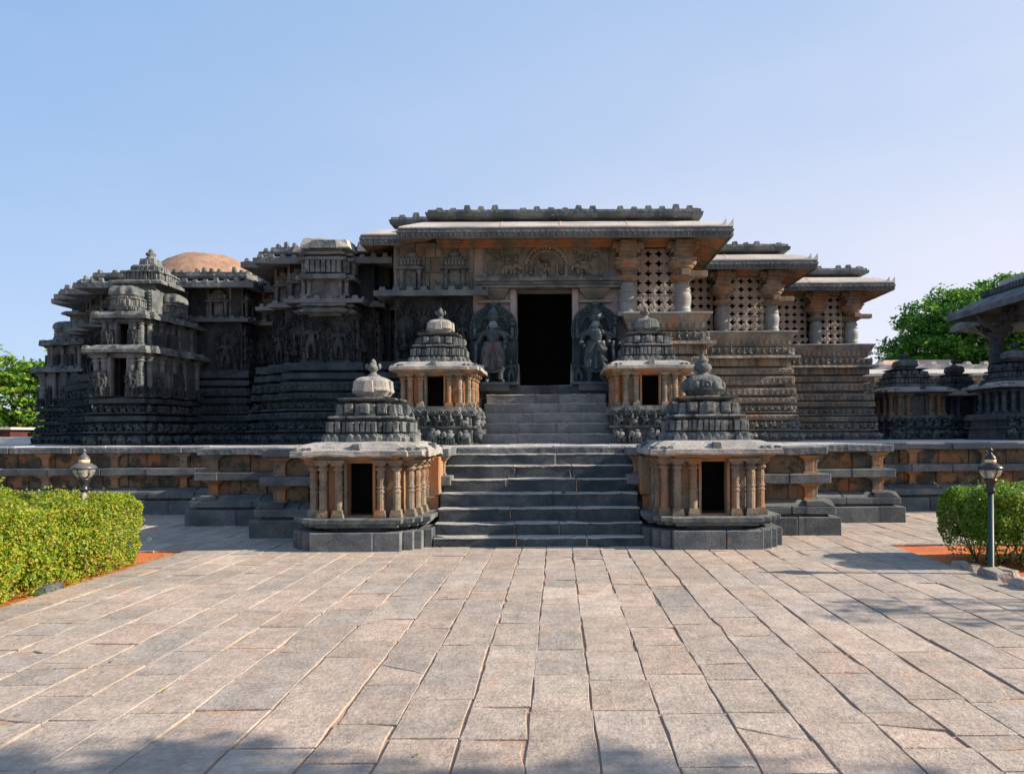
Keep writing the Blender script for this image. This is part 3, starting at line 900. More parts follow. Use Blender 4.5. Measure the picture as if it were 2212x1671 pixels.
    st3 = ((1.0, 0.30), (0.93, 0.34), (0.98, 0.68), (0.88, 0.86))
    st3 = ((1.0, 0.37), (0.94, 0.80), (0.90, 0.90))
    m = MB(); m.moulded(tower_plan(0.70), [(zb-0.06, -0.12), (zb, -0.10)]); m.build('tower_foot', mt, root)
    ringed('scalloped_tier', 0.665, zb, 0.175, TSC, 0.115, 0.075, st3)
    m = MB(); m.moulded(tower_plan(0.64), [(zb+0.17, -0.075), (zb+0.20, -0.065)]); m.build('tier_neck', mt, root)
    ringed('ribbed_tier', 0.62, zb+0.195, 0.165, TRIB, 0.085, 0.055, st3, core=0.02)
    m = MB(); m.moulded(tower_plan(0.585), [(zb+0.36, -0.07), (zb+0.395, -0.06), (zb+0.40, -0.01), (zb+0.425, 0.02), (zb+0.45, 0.0), (zb+0.452, -0.07), (zb+0.485, -0.07)])
    m.build('plate_tier', mr, root, rough=(0.2, 0.005, 4), bevel=0.006)
    pl_ = tower_plan(0.56); m = MB(); m.moulded(pl_, [(zb+0.48, -0.06), (zb+0.635, -0.08)])
    for a, b, dr, nm, l in edges_of(pl_, -0.05, 0.15, skip_back=False):
        nblk = 1
        for i in range(nblk):
            s = l*(i+0.5)/nblk if nblk == 1 else (0.085, l*0.5, l-0.085)[i]
            t_ = MB(); t_.box(-0.075, 0.075, -0.075, 0.05, 0, 0.155, 0.012, 0.008); t_.box(-0.05, 0.05, -0.092, -0.07, 0.02, 0.12)
            m.tpl(t_.t(), frame((a[0]+dr[0]*s, a[1]+dr[1]*s), dr, nm, zb+0.485))
    m.build('block_tier', mr, root, rough=(0.2, 0.006, 4), bevel=0.008)
    z = zb + 0.635
    m = MB(); m.moulded(tower_plan(0.455), [(z-0.01, -0.10), (z+0.04, -0.12), (z+0.045, -0.06), (z+0.075, 0.02), (z+0.10, 0.03), (z+0.105, -0.02), (z+0.108, -0.10), (z+0.125, -0.15)])
    m.build('crowning_slab', mr, root, rough=(0.16, 0.006, 4), bevel=0.006)
    zd = z + 0.115
    m = MB(); n = 40
    R0 = 0.285
    prof = [(0.72, 0.0), (0.80, 0.03), (0.99, 0.115), (1.05, 0.135), (1.05, 0.165), (1.0, 0.18), (0.985, 0.25), (0.96, 0.315), (0.84, 0.37), (0.62, 0.405), (0.46, 0.42)]
    m.lathe(0, 0, [(R0*a, zd + b*0.83) for a, b in prof], n, sq_lobe(5.0, 0.022 if dome == 'ribbed' else 0.012, 20))
    mdome = stone_dome or mr
    od = m.build('dome', mdome, root, smooth=False, rough=(0.4, 0.006, 4))
    for k in range(4):
        m = MB(); c, s = [(1, 0), (0, 1), (-1, 0), (0, -1)][k]
        M_ = Matrix(((c, -s, 0, 0), (s, c, 0, 0), (0, 0, 1, zd), (0, 0, 0, 1)))
        t_ = MB(); t_.box(-0.085, 0.085, -R0*1.12, -R0*0.8, 0.08, 0.28, 0.018, 0.012)
        if dome == 'disc':
            t_.torus((0, -R0*1.10, 0.175), 0.07, 0.018, 'Y', 14, 5); t_.ball((0, -R0*1.10, 0.175), (0.032, 0.025, 0.032), 8, 5)
            for q in (-1, 1): t_.ball((q*0.15, -R0*1.0, 0.165), (0.06, 0.05, 0.075), 7, 5)
        m.tpl(t_.t(), M_)
        m.build('dome_plaque', mdome, root, rough=(0.2, 0.006, 5), bevel=0.01)
    zf = zd + 0.335
    m = MB()
    if finial == 'winged':
        m.lathe(0, 0, [(0.165, zf-0.03), (0.125, zf+0.025), (0.07, zf+0.055), (0.045, zf+0.085), (0.05, zf+0.10), (0.085, zf+0.13), (0.095, zf+0.17), (0.07, zf+0.20), (0.035, zf+0.21),
                        (0.055, zf+0.235), (0.04, zf+0.27), (0.008, zf+0.31)], 14)
        for s in (-1, 1):
            m.ball((s*0.10, 0, zf+0.185), (0.032, 0.045, 0.05), 7, 5); m.ball((0, s*0.10, zf+0.185), (0.045, 0.032, 0.05), 7, 5)
    else:
        m.lathe(0, 0, [(0.14, zf-0.01), (0.12, zf+0.03), (0.075, zf+0.05), (0.075, zf+0.06), (0.13, zf+0.09), (0.15, zf+0.14), (0.125, zf+0.19), (0.07, zf+0.215), (0.095, zf+0.235),
                        (0.085, zf+0.26), (0.055, zf+0.31), (0.008, zf+0.37)], 16)
    m.build('finial', mr, root, smooth=True)
    return root

shrine('small_shrine', 'front shrine left of the lower steps, pale dome and a finial with side knobs', -3.0, 11.12, 0.0, seed=31, broken=0.024, stone_dome='eave_slab')
shrine('small_shrine', 'front shrine right of the lower steps, dome carved with a round flower disc', 2.37, 11.15, 0.0, dome='disc', finial='pot', seed=32, broken=0.012)
shrine('small_shrine', 'shrine on the platform left of the doorway, above a row of carved elephants', -2.76, 16.15, PT, base='frieze', seed=33, stone_dome='eave_slab')
shrine('small_shrine', 'shrine on the platform right of the doorway, half hidden by the front shrine tower', 2.09, 16.15, PT, base='frieze', seed=34)
# ------------------------------------------------------------------ the temple
temple = empty('stone_temple', 'long low temple of dark carved stone with tall doorway, pillared porch and lattice screens', 'temple', (-0.3, 17.4, PT))
OT = (-0.3, 17.4, PT)
def tb(m, name, mat, **k):
    par = k.pop('parent', temple)
    return m.build(name, mat, par, org=OT, **k)

def banded(plan, z0, bands, rg, d_extra=0.0):
    """stack of projecting bands with deep grooves; bands = [(height, gap_above, offset, kind)] from the bottom; returns body mesh and carved rows"""
    body = MB(); prof = [(z0 - 0.02, bands[0][2] - 0.12 + d_extra)]; z = z0; rows = []
    for h, gap, d, kind in bands:
        d += d_extra
        deep = d - 0.24
        if kind in ('elephant', 'horse', 'rider', 'seat'):
            prof += [(z, deep), (z + 0.001, d), (z + 0.035, d), (z + 0.036, d - 0.10), (z + h - 0.01, d - 0.11), (z + h, deep)]
        elif kind == 'slope':
            prof += [(z, deep), (z + 0.001, d - 0.10), (z + h, d + 0.08)]
        elif kind == 'ledge':
            prof += [(z, deep), (z + 0.001, d), (z + h, d - 0.02)]
        else:
            prof += [(z, deep), (z + 0.001, d - 0.01), (z + 0.02, d), (z + h - 0.02, d), (z + h, d - 0.015)]
        rows.append((z, z + h, d, kind))
        z += h
        if gap > 0:
            prof += [(z + 0.001, deep), (z + gap - 0.001, deep)]; z += gap
    prof.append((z, bands[-1][2] + d_extra - 0.3))
    body.moulded(plan, prof, True, True)
    return body, rows, z

def carve_rows(plan, rows, rg, mat, parent, scale=1.0, minlen=0.2, mat2=None):
    groups = {}
    for z0, z1, d, kind in rows:
        h = z1 - z0
        spec = {'elephant': ('elephant_frieze', [TE], h*1.12, 0.95, -0.10, 0.03), 'horse': ('horse_frieze', [TH, TH, TR], h*1.0, 0.85, -0.10, 0.03),
                'rider': ('rider_frieze', [TR, TH, TD0], h*0.9, 0.65, -0.10, 0.03), 'seat': ('dancer_frieze', [TD0, TD1, TSEAT], h*0.72, 0.6, -0.10, 0.03),
                'scroll': ('scroll_frieze', [TS], h*1.05, 0.22, -0.005, 0.01), 'figure': ('story_frieze', [TD0, TD1, TSEAT, TR], h*0.72, 0.20, 0.0, 0.012),
                'pilaster': ('pilaster_frieze', [TP, TP, TD0], h*0.8, 0.3, 0.0, 0.0), 'slope': ('slope_carving', [TP], h*0.42, 0.10, -0.02, 0.05)}.get(kind)
        if not spec: continue
        nm, tp, pitch, dep, dd, zz = spec
        m = groups.setdefault(nm, MB())
        along(m, plan, d + dd, z0 + zz, z1 - 0.004, tp, pitch, dep, minlen=minlen, rg=rg)
    for nm, m in groups.items():
        m.build(nm, mat2 if mat2 and nm in ('elephant_frieze', 'horse_frieze', 'dancer_frieze', 'rider_frieze') else mat, parent, org=OT)

rg = random.Random(77)
LEFT_BANDS = [(0.29, 0.05, 0.58, 'elephant'), (0.25, 0.08, 0.52, 'horse'), (0.15, 0.06, 0.48, 'scroll'), (0.21, 0.08, 0.45, 'rider'),
              (0.14, 0.07, 0.42, 'scroll'), (0.21, 0.08, 0.39, 'figure'), (0.15, 0.07, 0.36, 'plain'), (0.20, 0.0, 0.33, 'plain')]
# -- left body: star-stepped sanctuary block
PLAN_V = [(-15.2, 32), (-15.2, 21.9), (-14.6, 21.9), (-14.6, 21.2), (-13.9, 21.2), (-13.9, 20.5), (-12.95, 20.5), (-12.95, 19.7), (-9.1, 19.7), (-9.1, 20.4),
          (-7.75, 20.4), (-7.75, 18.6), (-7.25, 18.6), (-7.25, 18.2), (-6.6, 18.2), (-6.6, 17.60), (-5.25, 17.60), (-5.25, 18.2), (-4.85, 18.2), (-4.85, 18.65),
          (-4.55, 18.65), (-4.55, 20.0), (-3.9, 20.0), (-3.9, 32)]
PLAN_V1 = PLAN_V[:11] + [(-7.75, 32)]      # the sanctuary; PLAN_V2 the bulge next to the porch
PLAN_V2 = [(-7.75, 32)] + PLAN_V[11:]
PLAN_E2 = [p for p in PLAN_V2 if abs(p[1]-17.60) > 0.01 and not (abs(p[1]-18.2) < 0.01 and p[0] in (-6.6, -5.25))]
body, rows, ztop = banded(PLAN_V, PT, LEFT_BANDS, rg)
base_l = tb(body, 'carved_base', 'dark', rough=(0.5, 0.008))
carve_rows(PLAN_V, rows, rg, 'dark', base_l, mat2='dark_frieze')
for plan, nm, dz in ((PLAN_V1, 'sanctuary_wall', 0.0), (PLAN_V2, 'bay_wall', 0.28)):
    z1 = 5.0 + dz*0.4; z2 = 5.88 + dz; 
    m = MB(); m.moulded(plan, [(ztop - 0.05, 0.02), (z1, 0.0), (z1 + 0.001, -0.04), (z2 + 0.2, -0.04)])
    wl_ = tb(m, nm, 'dark_wall', rough=(0.6, 0.01))
    m = MB()        # thin mid eave
    m.moulded(plan, [(z1 + 0.06, 0.05), (z1 - 0.02, 0.28), (z1 - 0.03, 0.33), (z1 + 0.07, 0.34), (z1 + 0.075, 0.31), (z1 + 0.17, 0.06), (z1 + 0.20, -0.1)])
    along(m, plan, 0.30, z1 + 0.055, z1 + 0.155, [TM], 0.30, 0.04, rg=rg, jitter=0.3)
    tb(m, 'mid_eave', 'lip', rough=(0.3, 0.010), bevel=0.006)
    we = plan
    if plan is PLAN_V2: plan = PLAN_E2
    m = MB()        # main eave
    m.moulded(plan, [(z2 + 0.16, 0.0), (z2 + 0.01, 0.52), (z2, 0.58), (z2 + 0.02, 0.60), (z2 + 0.16, 0.60), (z2 + 0.165, 0.56), (z2 + 0.26, 0.30), (z2 + 0.32, 0.02), (z2 + 0.33, -0.3)])
    along(m, plan, 0.56, z2 + 0.155, z2 + 0.26, [TM], 0.30, 0.05, rg=rg, jitter=0.3)
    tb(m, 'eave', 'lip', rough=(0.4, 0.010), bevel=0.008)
    m = MB()        # parapet with stubby merlons
    m.moulded(plan, [(z2 + 0.28, 0.10), (z2 + 0.34, 0.26), (z2 + 0.40, 0.28), (z2 + 0.52, 0.26), (z2 + 0.53, 0.10), (z2 + 0.54, -0.8)])
    along(m, plan, 0.20, z2 + 0.50, z2 + 0.615, [TM], 0.21, 0.08, rg=rg, jitter=0.4, drop=0.12)
    tb(m, 'parapet', 'mid' if dz == 0 else 'lip', rough=(0.3, 0.014), bevel=0.008)

# -- little pavilions (aediculae) in the upper wall zone
def aedicule(x, y, z0, w, h, rx=0.0, mat='mid'):
    m = MB(); d = 0.16
    for s in (-1, 1):
        m.lathe(s*w*0.36, -d*0.55, [(0.06*w*1.4, z) for z in (0, 0.06*h)] + [(0.05*w*1.4, 0.07*h), (0.05*w*1.4, 0.28*h), (0.065*w*1.4, 0.30*h), (0.045*w*1.4, 0.33*h), (0.055*w*1.4, 0.40*h), (0.085*w*1.4, 0.45*h), (0.06*w*1.4, 0.47*h)], 8)
        m.box(s*w*0.52-0.035, s*w*0.52+0.035, -0.03, 0.05, 0, h)
    m.box(-w*0.20, w*0.20, -0.04, 0.05, 0.03*h, 0.46*h)
    m.box(-w*0.58, w*0.58, -d*1.2, 0.05, 0.47*h, 0.53*h, 0.03, 0.03)
    m.box(-w*0.40, w*0.40, -d*0.7, 0.05, 0.53*h, 0.58*h)
    n = 6
    for i in range(n):
        xx = -w*0.42 + w*0.84*(i+0.5)/n
        m.box(xx - w*0.058, xx + w*0.058, -d*0.95, 0.05, 0.58*h, 0.70*h, 0.008, 0.0)
    m.box(-w*0.44, w*0.44, -d*0.85, 0.05, 0.70*h, 0.735*h)
    m.box(-w*0.30, w*0.30, -d*0.6, 0.05, 0.735*h, 0.78*h)
    m.ball((0, -d*0.25, 0.84*h), (w*0.26, d*0.5, 0.09*h), 10, 6)
    m.lathe(0, -d*0.25, [(0.05*w, 0.91*h), (0.07*w, 0.94*h), (0.02*w, 1.0*h)], 8)
    return m.t()
for plan, z0, z1 in ((PLAN_V1, 5.19, 6.02), (PLAN_V2, 5.30, 6.28)):
    for a, b, dr, nm, l in edges_of(plan, -0.04, 0.45):
        if nm[0] < -0.5 or a[1] > 24 or b[1] > 24: continue
        n = max(1, int(l/1.15))
        if plan is PLAN_V2 and abs(a[1]-17.64) < 0.06: continue
        for i in range(n):
            s = l*(i+0.5)/n
            m = MB(); m.tpl(aedicule(0, 0, 0, min(0.62, l/n*0.8), z1 - z0), frame((a[0]+dr[0]*s, a[1]+dr[1]*s), dr, nm, z0))
            tb(m, 'pavilion_relief', 'mid', rough=(0.5, 0.004))

# -- large wall figures
def T_deity(k):
    s = 1 if k % 2 else -1
    J = {'pelvis': (0.015*s, -0.07, 0.47, 0.085), 'belly': (0.0, -0.07, 0.56, 0.062), 'chest': (-0.01*s, -0.075, 0.67, 0.095), 'neck': (-0.005*s, -0.08, 0.745, 0.035),
         'head': (0.01*s, -0.09, 0.80, 0.055), 'crown': (0.012*s, -0.08, 0.885, 0.05), 'tip': (0.012*s, -0.075, 0.955, 0.018),
         'hipl': (-0.06, -0.07, 0.42, 0.075), 'kneel': (-0.085, -0.09, 0.24, 0.05), 'anl': (-0.075, -0.075, 0.05, 0.035), 'footl': (-0.09, -0.13, 0.03, 0.03),
         'hipr': (0.08, -0.07, 0.42, 0.075), 'kneer': (0.12 if s > 0 else 0.09, -0.10, 0.24, 0.05), 'anr': (0.10, -0.075, 0.05, 0.035), 'footr': (0.125, -0.13, 0.03, 0.03),
         'shl': (-0.125, -0.075, 0.69, 0.042), 'ell': (-0.20, -0.09, 0.55, 0.034), 'hal': (-0.16, -0.14, 0.45 if s > 0 else 0.62, 0.026),
         'shr': (0.125, -0.075, 0.69, 0.042), 'elr': (0.205, -0.09, 0.56, 0.034), 'har': (0.17, -0.14, 0.66 if s > 0 else 0.44, 0.026),
         'el2': (-0.22, -0.05, 0.68, 0.03), 'ha2': (-0.225, -0.08, 0.82, 0.026), 'er2': (0.22, -0.05, 0.68, 0.03), 'hr2': (0.23, -0.08, 0.82, 0.026)}
    B = [('pelvis', 'belly'), ('belly', 'chest'), ('chest', 'neck'), ('neck', 'head'), ('head', 'crown'), ('crown', 'tip'), ('pelvis', 'hipl'), ('hipl', 'kneel'), ('kneel', 'anl'),
         ('anl', 'footl'), ('pelvis', 'hipr'), ('hipr', 'kneer'), ('kneer', 'anr'), ('anr', 'footr'), ('chest', 'shl'), ('shl', 'ell'), ('ell', 'hal'), ('chest', 'shr'), ('shr', 'elr'),
         ('elr', 'har'), ('shl', 'el2'), ('el2', 'ha2'), ('shr', 'er2'), ('er2', 'hr2')]
    return skin(J, B, 1)
def wall_panel(k):
    """figure under a leafy canopy, unit height, on a small carved pedestal"""
    m = MB(); rg_ = random.Random(k)
    if k % 4 == 3:      # two dancers side by side
        for s, t_ in ((-0.14, TD0), (0.14, TD1)):
            m.tpl(t_, Matrix(((0.42, 0, 0, s), (0, 0.8, 0, 0), (0, 0, 0.78, 0.05), (0, 0, 0, 1))))
    elif k % 4 == 1:    # a seated god with a throng round it
        m.tpl(TSEAT, Matrix(((0.40, 0, 0, 0.0), (0, 0.9, 0, 0), (0, 0, 0.52, 0.16), (0, 0, 0, 1))))
        for i in range(7):
            m.tpl((TD0, TD1, TSEAT)[i % 3], Matrix(((0.17, 0, 0, rg_.uniform(-0.2, 0.2)), (0, 0.5, 0, -0.01), (0, 0, rg_.uniform(0.14, 0.2), 0.05 if i < 4 else 0.66 + 0.03*i), (0, 0, 0, 1))))
    else:
        v, f = deity_templates[k % 2] if k % 4 == 0 else deity_templates[1]
        m.tpl((v, f), Matrix(((0.90, 0, 0, 0.03 if k else -0.02), (0, 1, 0, 0), (0, 0, 0.74, 0.06), (0, 0, 0, 1))))
    m.box(-0.28, 0.28, -0.16, 0.02, 0.0, 0.05)
    n = 11
    for i in range(n):
        a = PI*(0.06 + 0.88*i/(n-1)); r = 0.29
        m.torus((r*math.cos(a)*0.80, -0.03, 0.76 + 0.22*math.sin(a)), 0.045, 0.016, 'Y', 8, 4); m.ball((r*math.cos(a), -0.03, 0.78 + 0.25*math.sin(a)), (0.035, 0.05, 0.035), 6, 4)
    for s in (-1, 1):
        for q in range(4):
            z_ = 0.06 + 0.18*q
            m.tpl((TD0, TD1, TSEAT)[rg_.randrange(3)], Matrix(((0.20, 0, 0, s*(0.245 + rg_.uniform(-0.02, 0.02))), (0, 0.45, 0, -0.01), (0, 0, rg_.uniform(0.15, 0.22), z_), (0, 0, 0, 1))))
        m.tube([(s*0.20, -0.08, 0.05), (s*0.20, -0.10, 0.20)], [0.05, 0.035], 6); m.ball((s*0.20, -0.10, 0.25), (0.035, 0.035, 0.045), 6, 4)
    for i in range(7): m.ball((rg_.uniform(-0.2, 0.2), -0.03, rg_.uniform(0.86, 1.02)), (0.05, 0.05, 0.045), 6, 4)
    return m.t()
deity_templates = [T_deity(0), T_deity(1)]
panel_t = [wall_panel(k) for k in range(4)]
panel_me = []
for k in range(4):
    pm = MB(); pm.add(*panel_t[k])
    me = bpy.data.meshes.new('wall_figure'); me.from_pydata(pm.v, [], pm.f); me.update()
    me.materials.append(M['dark_wall'])
    panel_me.append(me)
def put_panel(p, dr, nm, z, w, h, k):
    o = bpy.data.objects.new('wall_figure', panel_me[k % 4]); COL.objects.link(o); o.parent = temple
    mt_ = frame((p[0]-OT[0], p[1]-OT[1]), dr, nm, z-OT[2])
    o.location = mt_.translation; o.rotation_euler = (0, 0, math.atan2(dr[1], dr[0])); o.scale = (w/0.62*(-1 if (k // 2) % 2 else 1), min(1.2, h), h*(1.0 - 0.05*((k*7) % 3)))
    return o
k = 0
for plan, z0, z1 in ((PLAN_V1, ztop, 4.93), (PLAN_V2, ztop, 5.03)):
    for a, b, dr, nm, l in edges_of(plan, 0.01, 0.30):
        if nm[0] < -0.5 or a[1] > 23 or b[1] > 23: continue
        n = max(1, int(round(l/0.72)))
        for i in range(n):
            s = l*(i+0.5)/n; k += 1
            if plan is PLAN_V1 and -12.4 < a[0]+dr[0]*s < -10.0: continue
            put_panel((a[0]+dr[0]*s, a[1]+dr[1]*s), dr, nm, z0 + 0.0, l/n*0.96, z1 - z0 - 0.02, k + (k//3))

# -- tower-like pavilion projecting from the bay next to the porch
bx, by = -5.92, 17.60
m = MB()
pl = [(bx-0.68, by-0.02), (bx-0.68, by-0.14), (bx-0.52, by-0.14), (bx-0.52, by-0.30), (bx+0.52, by-0.30), (bx+0.52, by-0.14), (bx+0.68, by-0.14), (bx+0.68, by-0.02), (bx+0.68, by+0.3), (bx-0.68, by+0.3)]
for z, h, d in ((5.14, 0.10, 0.10), (5.30, 0.11, 0.04), (5.46, 0.11, -0.02)):
    m.moulded(pl, [(z, d-0.10), (z+0.02, d), (z+h*0.6, d+0.02), (z+h, d-0.06), (z+h+0.05, d-0.12)])
m.moulded(pl, [(5.10, -0.12), (6.9, -0.14)])
for dx in (-0.55, -0.40, 0.40, 0.55):
    m.tpl(mini_column(bx+dx, by-0.27+abs(dx)*0.15, 5.58, 6.02, 0.055).t(), Matrix.Identity(4))
m.moulded(pl, [(6.02, -0.05), (6.00, 0.06), (6.06, 0.08), (6.12, 0.05), (6.16, -0.04), (6.17, -0.1)])
along(m, pl, -0.05, 6.17, 6.47, [TRIB], 0.13, 0.09, minlen=0.1, rg=rg, jitter=0.02)
m.moulded(pl, [(6.47, -0.05), (6.48, 0.05), (6.55, 0.07), (6.57, 0.0), (6.575, -0.12), (6.62, -0.12), (6.63, 0.0), (6.69, 0.03), (6.71, -0.05), (6.72, -0.2)])
m.moulded(offset(pl, -0.10), [(6.71, 0.0), (6.74, 0.03), (6.93, 0.0), (6.97, -0.06), (6.975, -0.3)])
m.box(bx-0.36, bx+0.36, by-0.36, by+0.2, 6.78, 6.99, 0.06, 0.05)
m.v = [(x_, y_, z_ - 0.31) for x_, y_, z_ in m.v]
tb(m, 'projecting_pavilion', 'mid', rough=(0.22, 0.010, 3), bevel=0.008)
m = MB()
m.box(bx-0.62, bx+0.66, by-0.30, by+0.9, 6.60, 6.86, 0.08, 0.1)
m.box(bx+0.72, bx+1.15, by+0.10, by+0.7, 6.62, 6.98, 0.06, 0.06); m.box(bx-1.0, bx-0.75, by+0.2, by+0.7, 6.62, 6.85, 0.05, 0.05)
m.box(bx-1.5, bx+0.95, by+0.9, by+1.2, 6.72, 6.92)
m.v = [(x_, y_, z_ - 0.12) for x_, y_, z_ in m.v]
tb(m, 'loose_roof_blocks', 'roof', rough=(0.2, 0.03, 2), bevel=0.02)

# -- round brick mounds on the roof
m = MB(); m.lathe(-12.35, 24.2, [(2.3, 6.0), (2.25, 6.6), (2.05, 7.05), (1.75, 7.42), (1.35, 7.75), (1.02, 7.97), (0.85, 8.02), (0.5, 8.04), (0.05, 8.05)], 28)
tb(m, 'roof_mound', 'dome', smooth=True, rough=(0.25, 0.035, 2.3))
m = MB(); m.lathe(-5.35, 26.0, [(2.3, 6.5), (2.25, 7.5), (1.9, 8.3), (1.4, 8.8), (0.8, 9.0), (0.05, 9.05)], 28)
tb(m, 'roof_mound', 'dome', smooth=True, rough=(0.4, 0.04, 1.2))
m = MB(); m.prism(offset(PLAN_V1, -0.5), 6.2, 6.45); m.prism(offset(PLAN_V2, -0.4), 6.5, 6.75)
tb(m, 'flat_roof', 'roof')

# -- two-storeyed shrine built against the sanctuary front
def two_storey(name, label, cx, cy, z0, seed=5):
    rg = random.Random(seed)
    root = empty(name, label, 'shrine', (cx, cy, z0), 'two-storeyed shrines against the sanctuary walls')
    a = 1.02
    P = [(-0.66, -1.25), (0.66, -1.25), (0.66, -1.05), (0.80, -1.05), (0.80, -0.55), (0.90, -0.55), (0.90, 0.25), (1.0, 0.25), (1.0, 1.3), (-1.0, 1.3), (-1.0, 0.25), (-0.90, 0.25), (-0.90, -0.55),
         (-0.80, -0.55), (-0.80, -1.05), (-0.66, -1.05)]
    bands = [(0.28, 0.05, 0.18, 'elephant'), (0.24, 0.06, 0.13, 'horse'), (0.13, 0.06, 0.10, 'plain'), (0.20, 0.06, 0.07, 'rider'), (0.13, 0.06, 0.04, 'plain')]
    body, rows, zt = banded(P, 0.0, bands, rg)
    ob = body.build('carved_base', M['dark'], root, rough=(0.35, 0.010))
    for z_0, z_1, d, kd in rows:
        sp = {'elephant': ('elephant_frieze', [TE], 0.33), 'horse': ('horse_frieze', [TH, TR], 0.24), 'rider': ('rider_frieze', [TR, TD0], 0.19)}.get(kd)
        if sp:
            m = MB(); along(m, P, d - 0.10, z_0 + 0.03, z_1, sp[1], sp[2], 0.8, rg=rg); m.build(sp[0], 'dark_frieze', ob, smooth=True)
    zd = zt - 0.02          # door foot
    # low carved fence in front of the cella
    m = MB(); fz = MB()
    for e in edges_of(P, 0.02, 0.15):
        (p, q_, dr, nm, l) = e
        front = nm[1] < -0.5 and p[1] < -1.2
        segs = [(0, l*0.5-0.22), (l*0.5+0.20, l)] if front else [(0, l)]
        for s0, s1 in segs:
            t_ = MB(); t_.box(s0, s1, -0.02, 0.10, 0, 0.26); m.tpl(t_.t(), frame(p, dr, nm, zd))
            nn = max(1, int((s1-s0)/0.19))
            for i in range(nn):
                s = s0 + (s1-s0)*(i+0.5)/nn
                fz.tpl(TSEAT if i % 2 else TD0, frame((p[0]+dr[0]*s+nm[0]*0.02, p[1]+dr[1]*s+nm[1]*0.02), dr, nm, zd+0.02, 0.17, 0.45, 0.22))
    m.build('carved_fence', 'dark_wall', root, rough=(0.3, 0.010)); fz.build('fence_figures', 'dark_wall', root, smooth=True)
    def storey(z, h, s, dwid, statues, mat):
        pl = [(x*s, y*s if y < 1 else y) for x, y in offset(P, -0.10)]
        y0 = min(y for x, y in pl); t_ = 0.12
        m = MB()
        inner = [(x, y) for x, y in pl]
        xs = 0.56*s
        # front wall with door gap, rest solid sides
        m.box(-xs, -dwid-0.02, y0, y0 + t_, z, z + h); m.box(dwid+0.02, xs, y0, y0 + t_, z, z + h); m.box(-dwid-0.02, dwid+0.02, y0, y0+t_, z + h - 0.10, z + h)
        m.box(-xs, -xs + t_, y0 + t_, y0 + 0.6, z, z + h); m.box(xs - t_, xs, y0 + t_, y0 + 0.6, z, z + h)
        pl2 = [(x, max(y, y0 + 0.16)) for x, y in pl]
        xb = max(x for x, y in pl if y < 0.5*s)
        m.box(-0.70*s, -xs, y0 + 0.16, y0 + 0.75, z, z + h); m.box(xs, 0.70*s, y0 + 0.16, y0 + 0.75, z, z + h)
        m.box(-0.80*s, 0.80*s, y0 + 0.75, 1.25, z, z + h); m.box(-0.90*s, 0.90*s, 0.4, 1.25, z, z + h)
        m.build('cella', mat, root, rough=(0.35, 0.008), bevel=0.008)
        m = MB(); m.box(-xs + t_, xs - t_, y0 + 0.70, y0 + 0.74, z, z + h); m.box(-xs + t_, xs - t_, y0 + t_, y0 + 0.7, z - 0.01, z + 0.004)
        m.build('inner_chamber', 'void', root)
        m = MB()
        for s_ in (-1, 1): m.box(s_*(dwid+0.045)-0.045, s_*(dwid+0.045)+0.045, y0 - 0.07, y0 + 0.05, z, z + h - 0.07)
        m.box(-dwid-0.09, dwid+0.09, y0 - 0.07, y0 + 0.05, z + h - 0.07, z + h + 0.01)
        m.build('door_frame', mat, root, rough=(0.3, 0.006), bevel=0.006)
        for x, y in ((-0.36*s, y0 - 0.06), (0.36*s, y0 - 0.06), (-0.56*s, y0 - 0.05), (0.56*s, y0 - 0.05), (0.68*s, y0 + 0.12), (-0.68*s, y0 + 0.12), (0.76*s, y0 + 0.52), (0.84*s, y0 + 0.95), (0.90*s, 0.2), (0.95*s, 0.75)):
            mini_column(x, y, z, z + h, 0.075*s, 9).build('column', mat, root, rough=(0.6, 0.005, 4))
        if statues:
            for x, y, rz_ in ((-0.40*s, y0 - 0.17, 0), (0.40*s, y0 - 0.17, 0), (0.78*s, y0 + 0.30, 0.9), (0.95*s, -0.15, 1.3)):
                m = MB(); mm = Matrix.Translation((x, y, z)) @ Matrix.Rotation(rz_, 4, 'Z')
                t2 = MB(); t2.box(-0.15, 0.15, -0.03, 0.06, 0, h*0.60, 0.01, 0.01)
                m.tpl(t2.t(), mm)
                m.tpl(deity_templates[0], mm @ Matrix.Scale(h*0.58, 4))
                m.build('door_guardian', 'dark_wall', root, smooth=False)
    storey(zd, 1.10, 1.0, 0.20, True, 'plinth')
    ze = zd + 1.10
    def eave(z, s, over, mat='lip'):
        pl = [(x*s, y*s if y < 1 else y) for x, y in offset(P, -0.10)]
        m = eave_mesh(pl, z, over, 0.09, 0.16)
        for p, q_, dr, nm, l in edges_of(pl, over*0.86, 0.1):
            for f_ in ((0.04, l-0.04) if l < 0.6 else (0.05, l/2, l-0.05)):
                t_ = MB(); t_.box(-0.08, 0.08, -0.02, 0.10, 0, 0.10, 0.02, 0.01); m.tpl(t_.t(), frame((p[0]+dr[0]*f_, p[1]+dr[1]*f_), dr, nm, z+0.085))
        m.build('eave', mat, root, rough=(0.22, 0.012, 2.5), bevel=0.006)
        return pl
    eave(ze, 1.0, 0.26, 'mid')
    z2 = ze + 0.20
    storey(z2, 0.70, 0.84, 0.15, True, 'plinth')
    eave(z2 + 0.70, 0.84, 0.24, 'mid')
    zt = z2 + 0.93
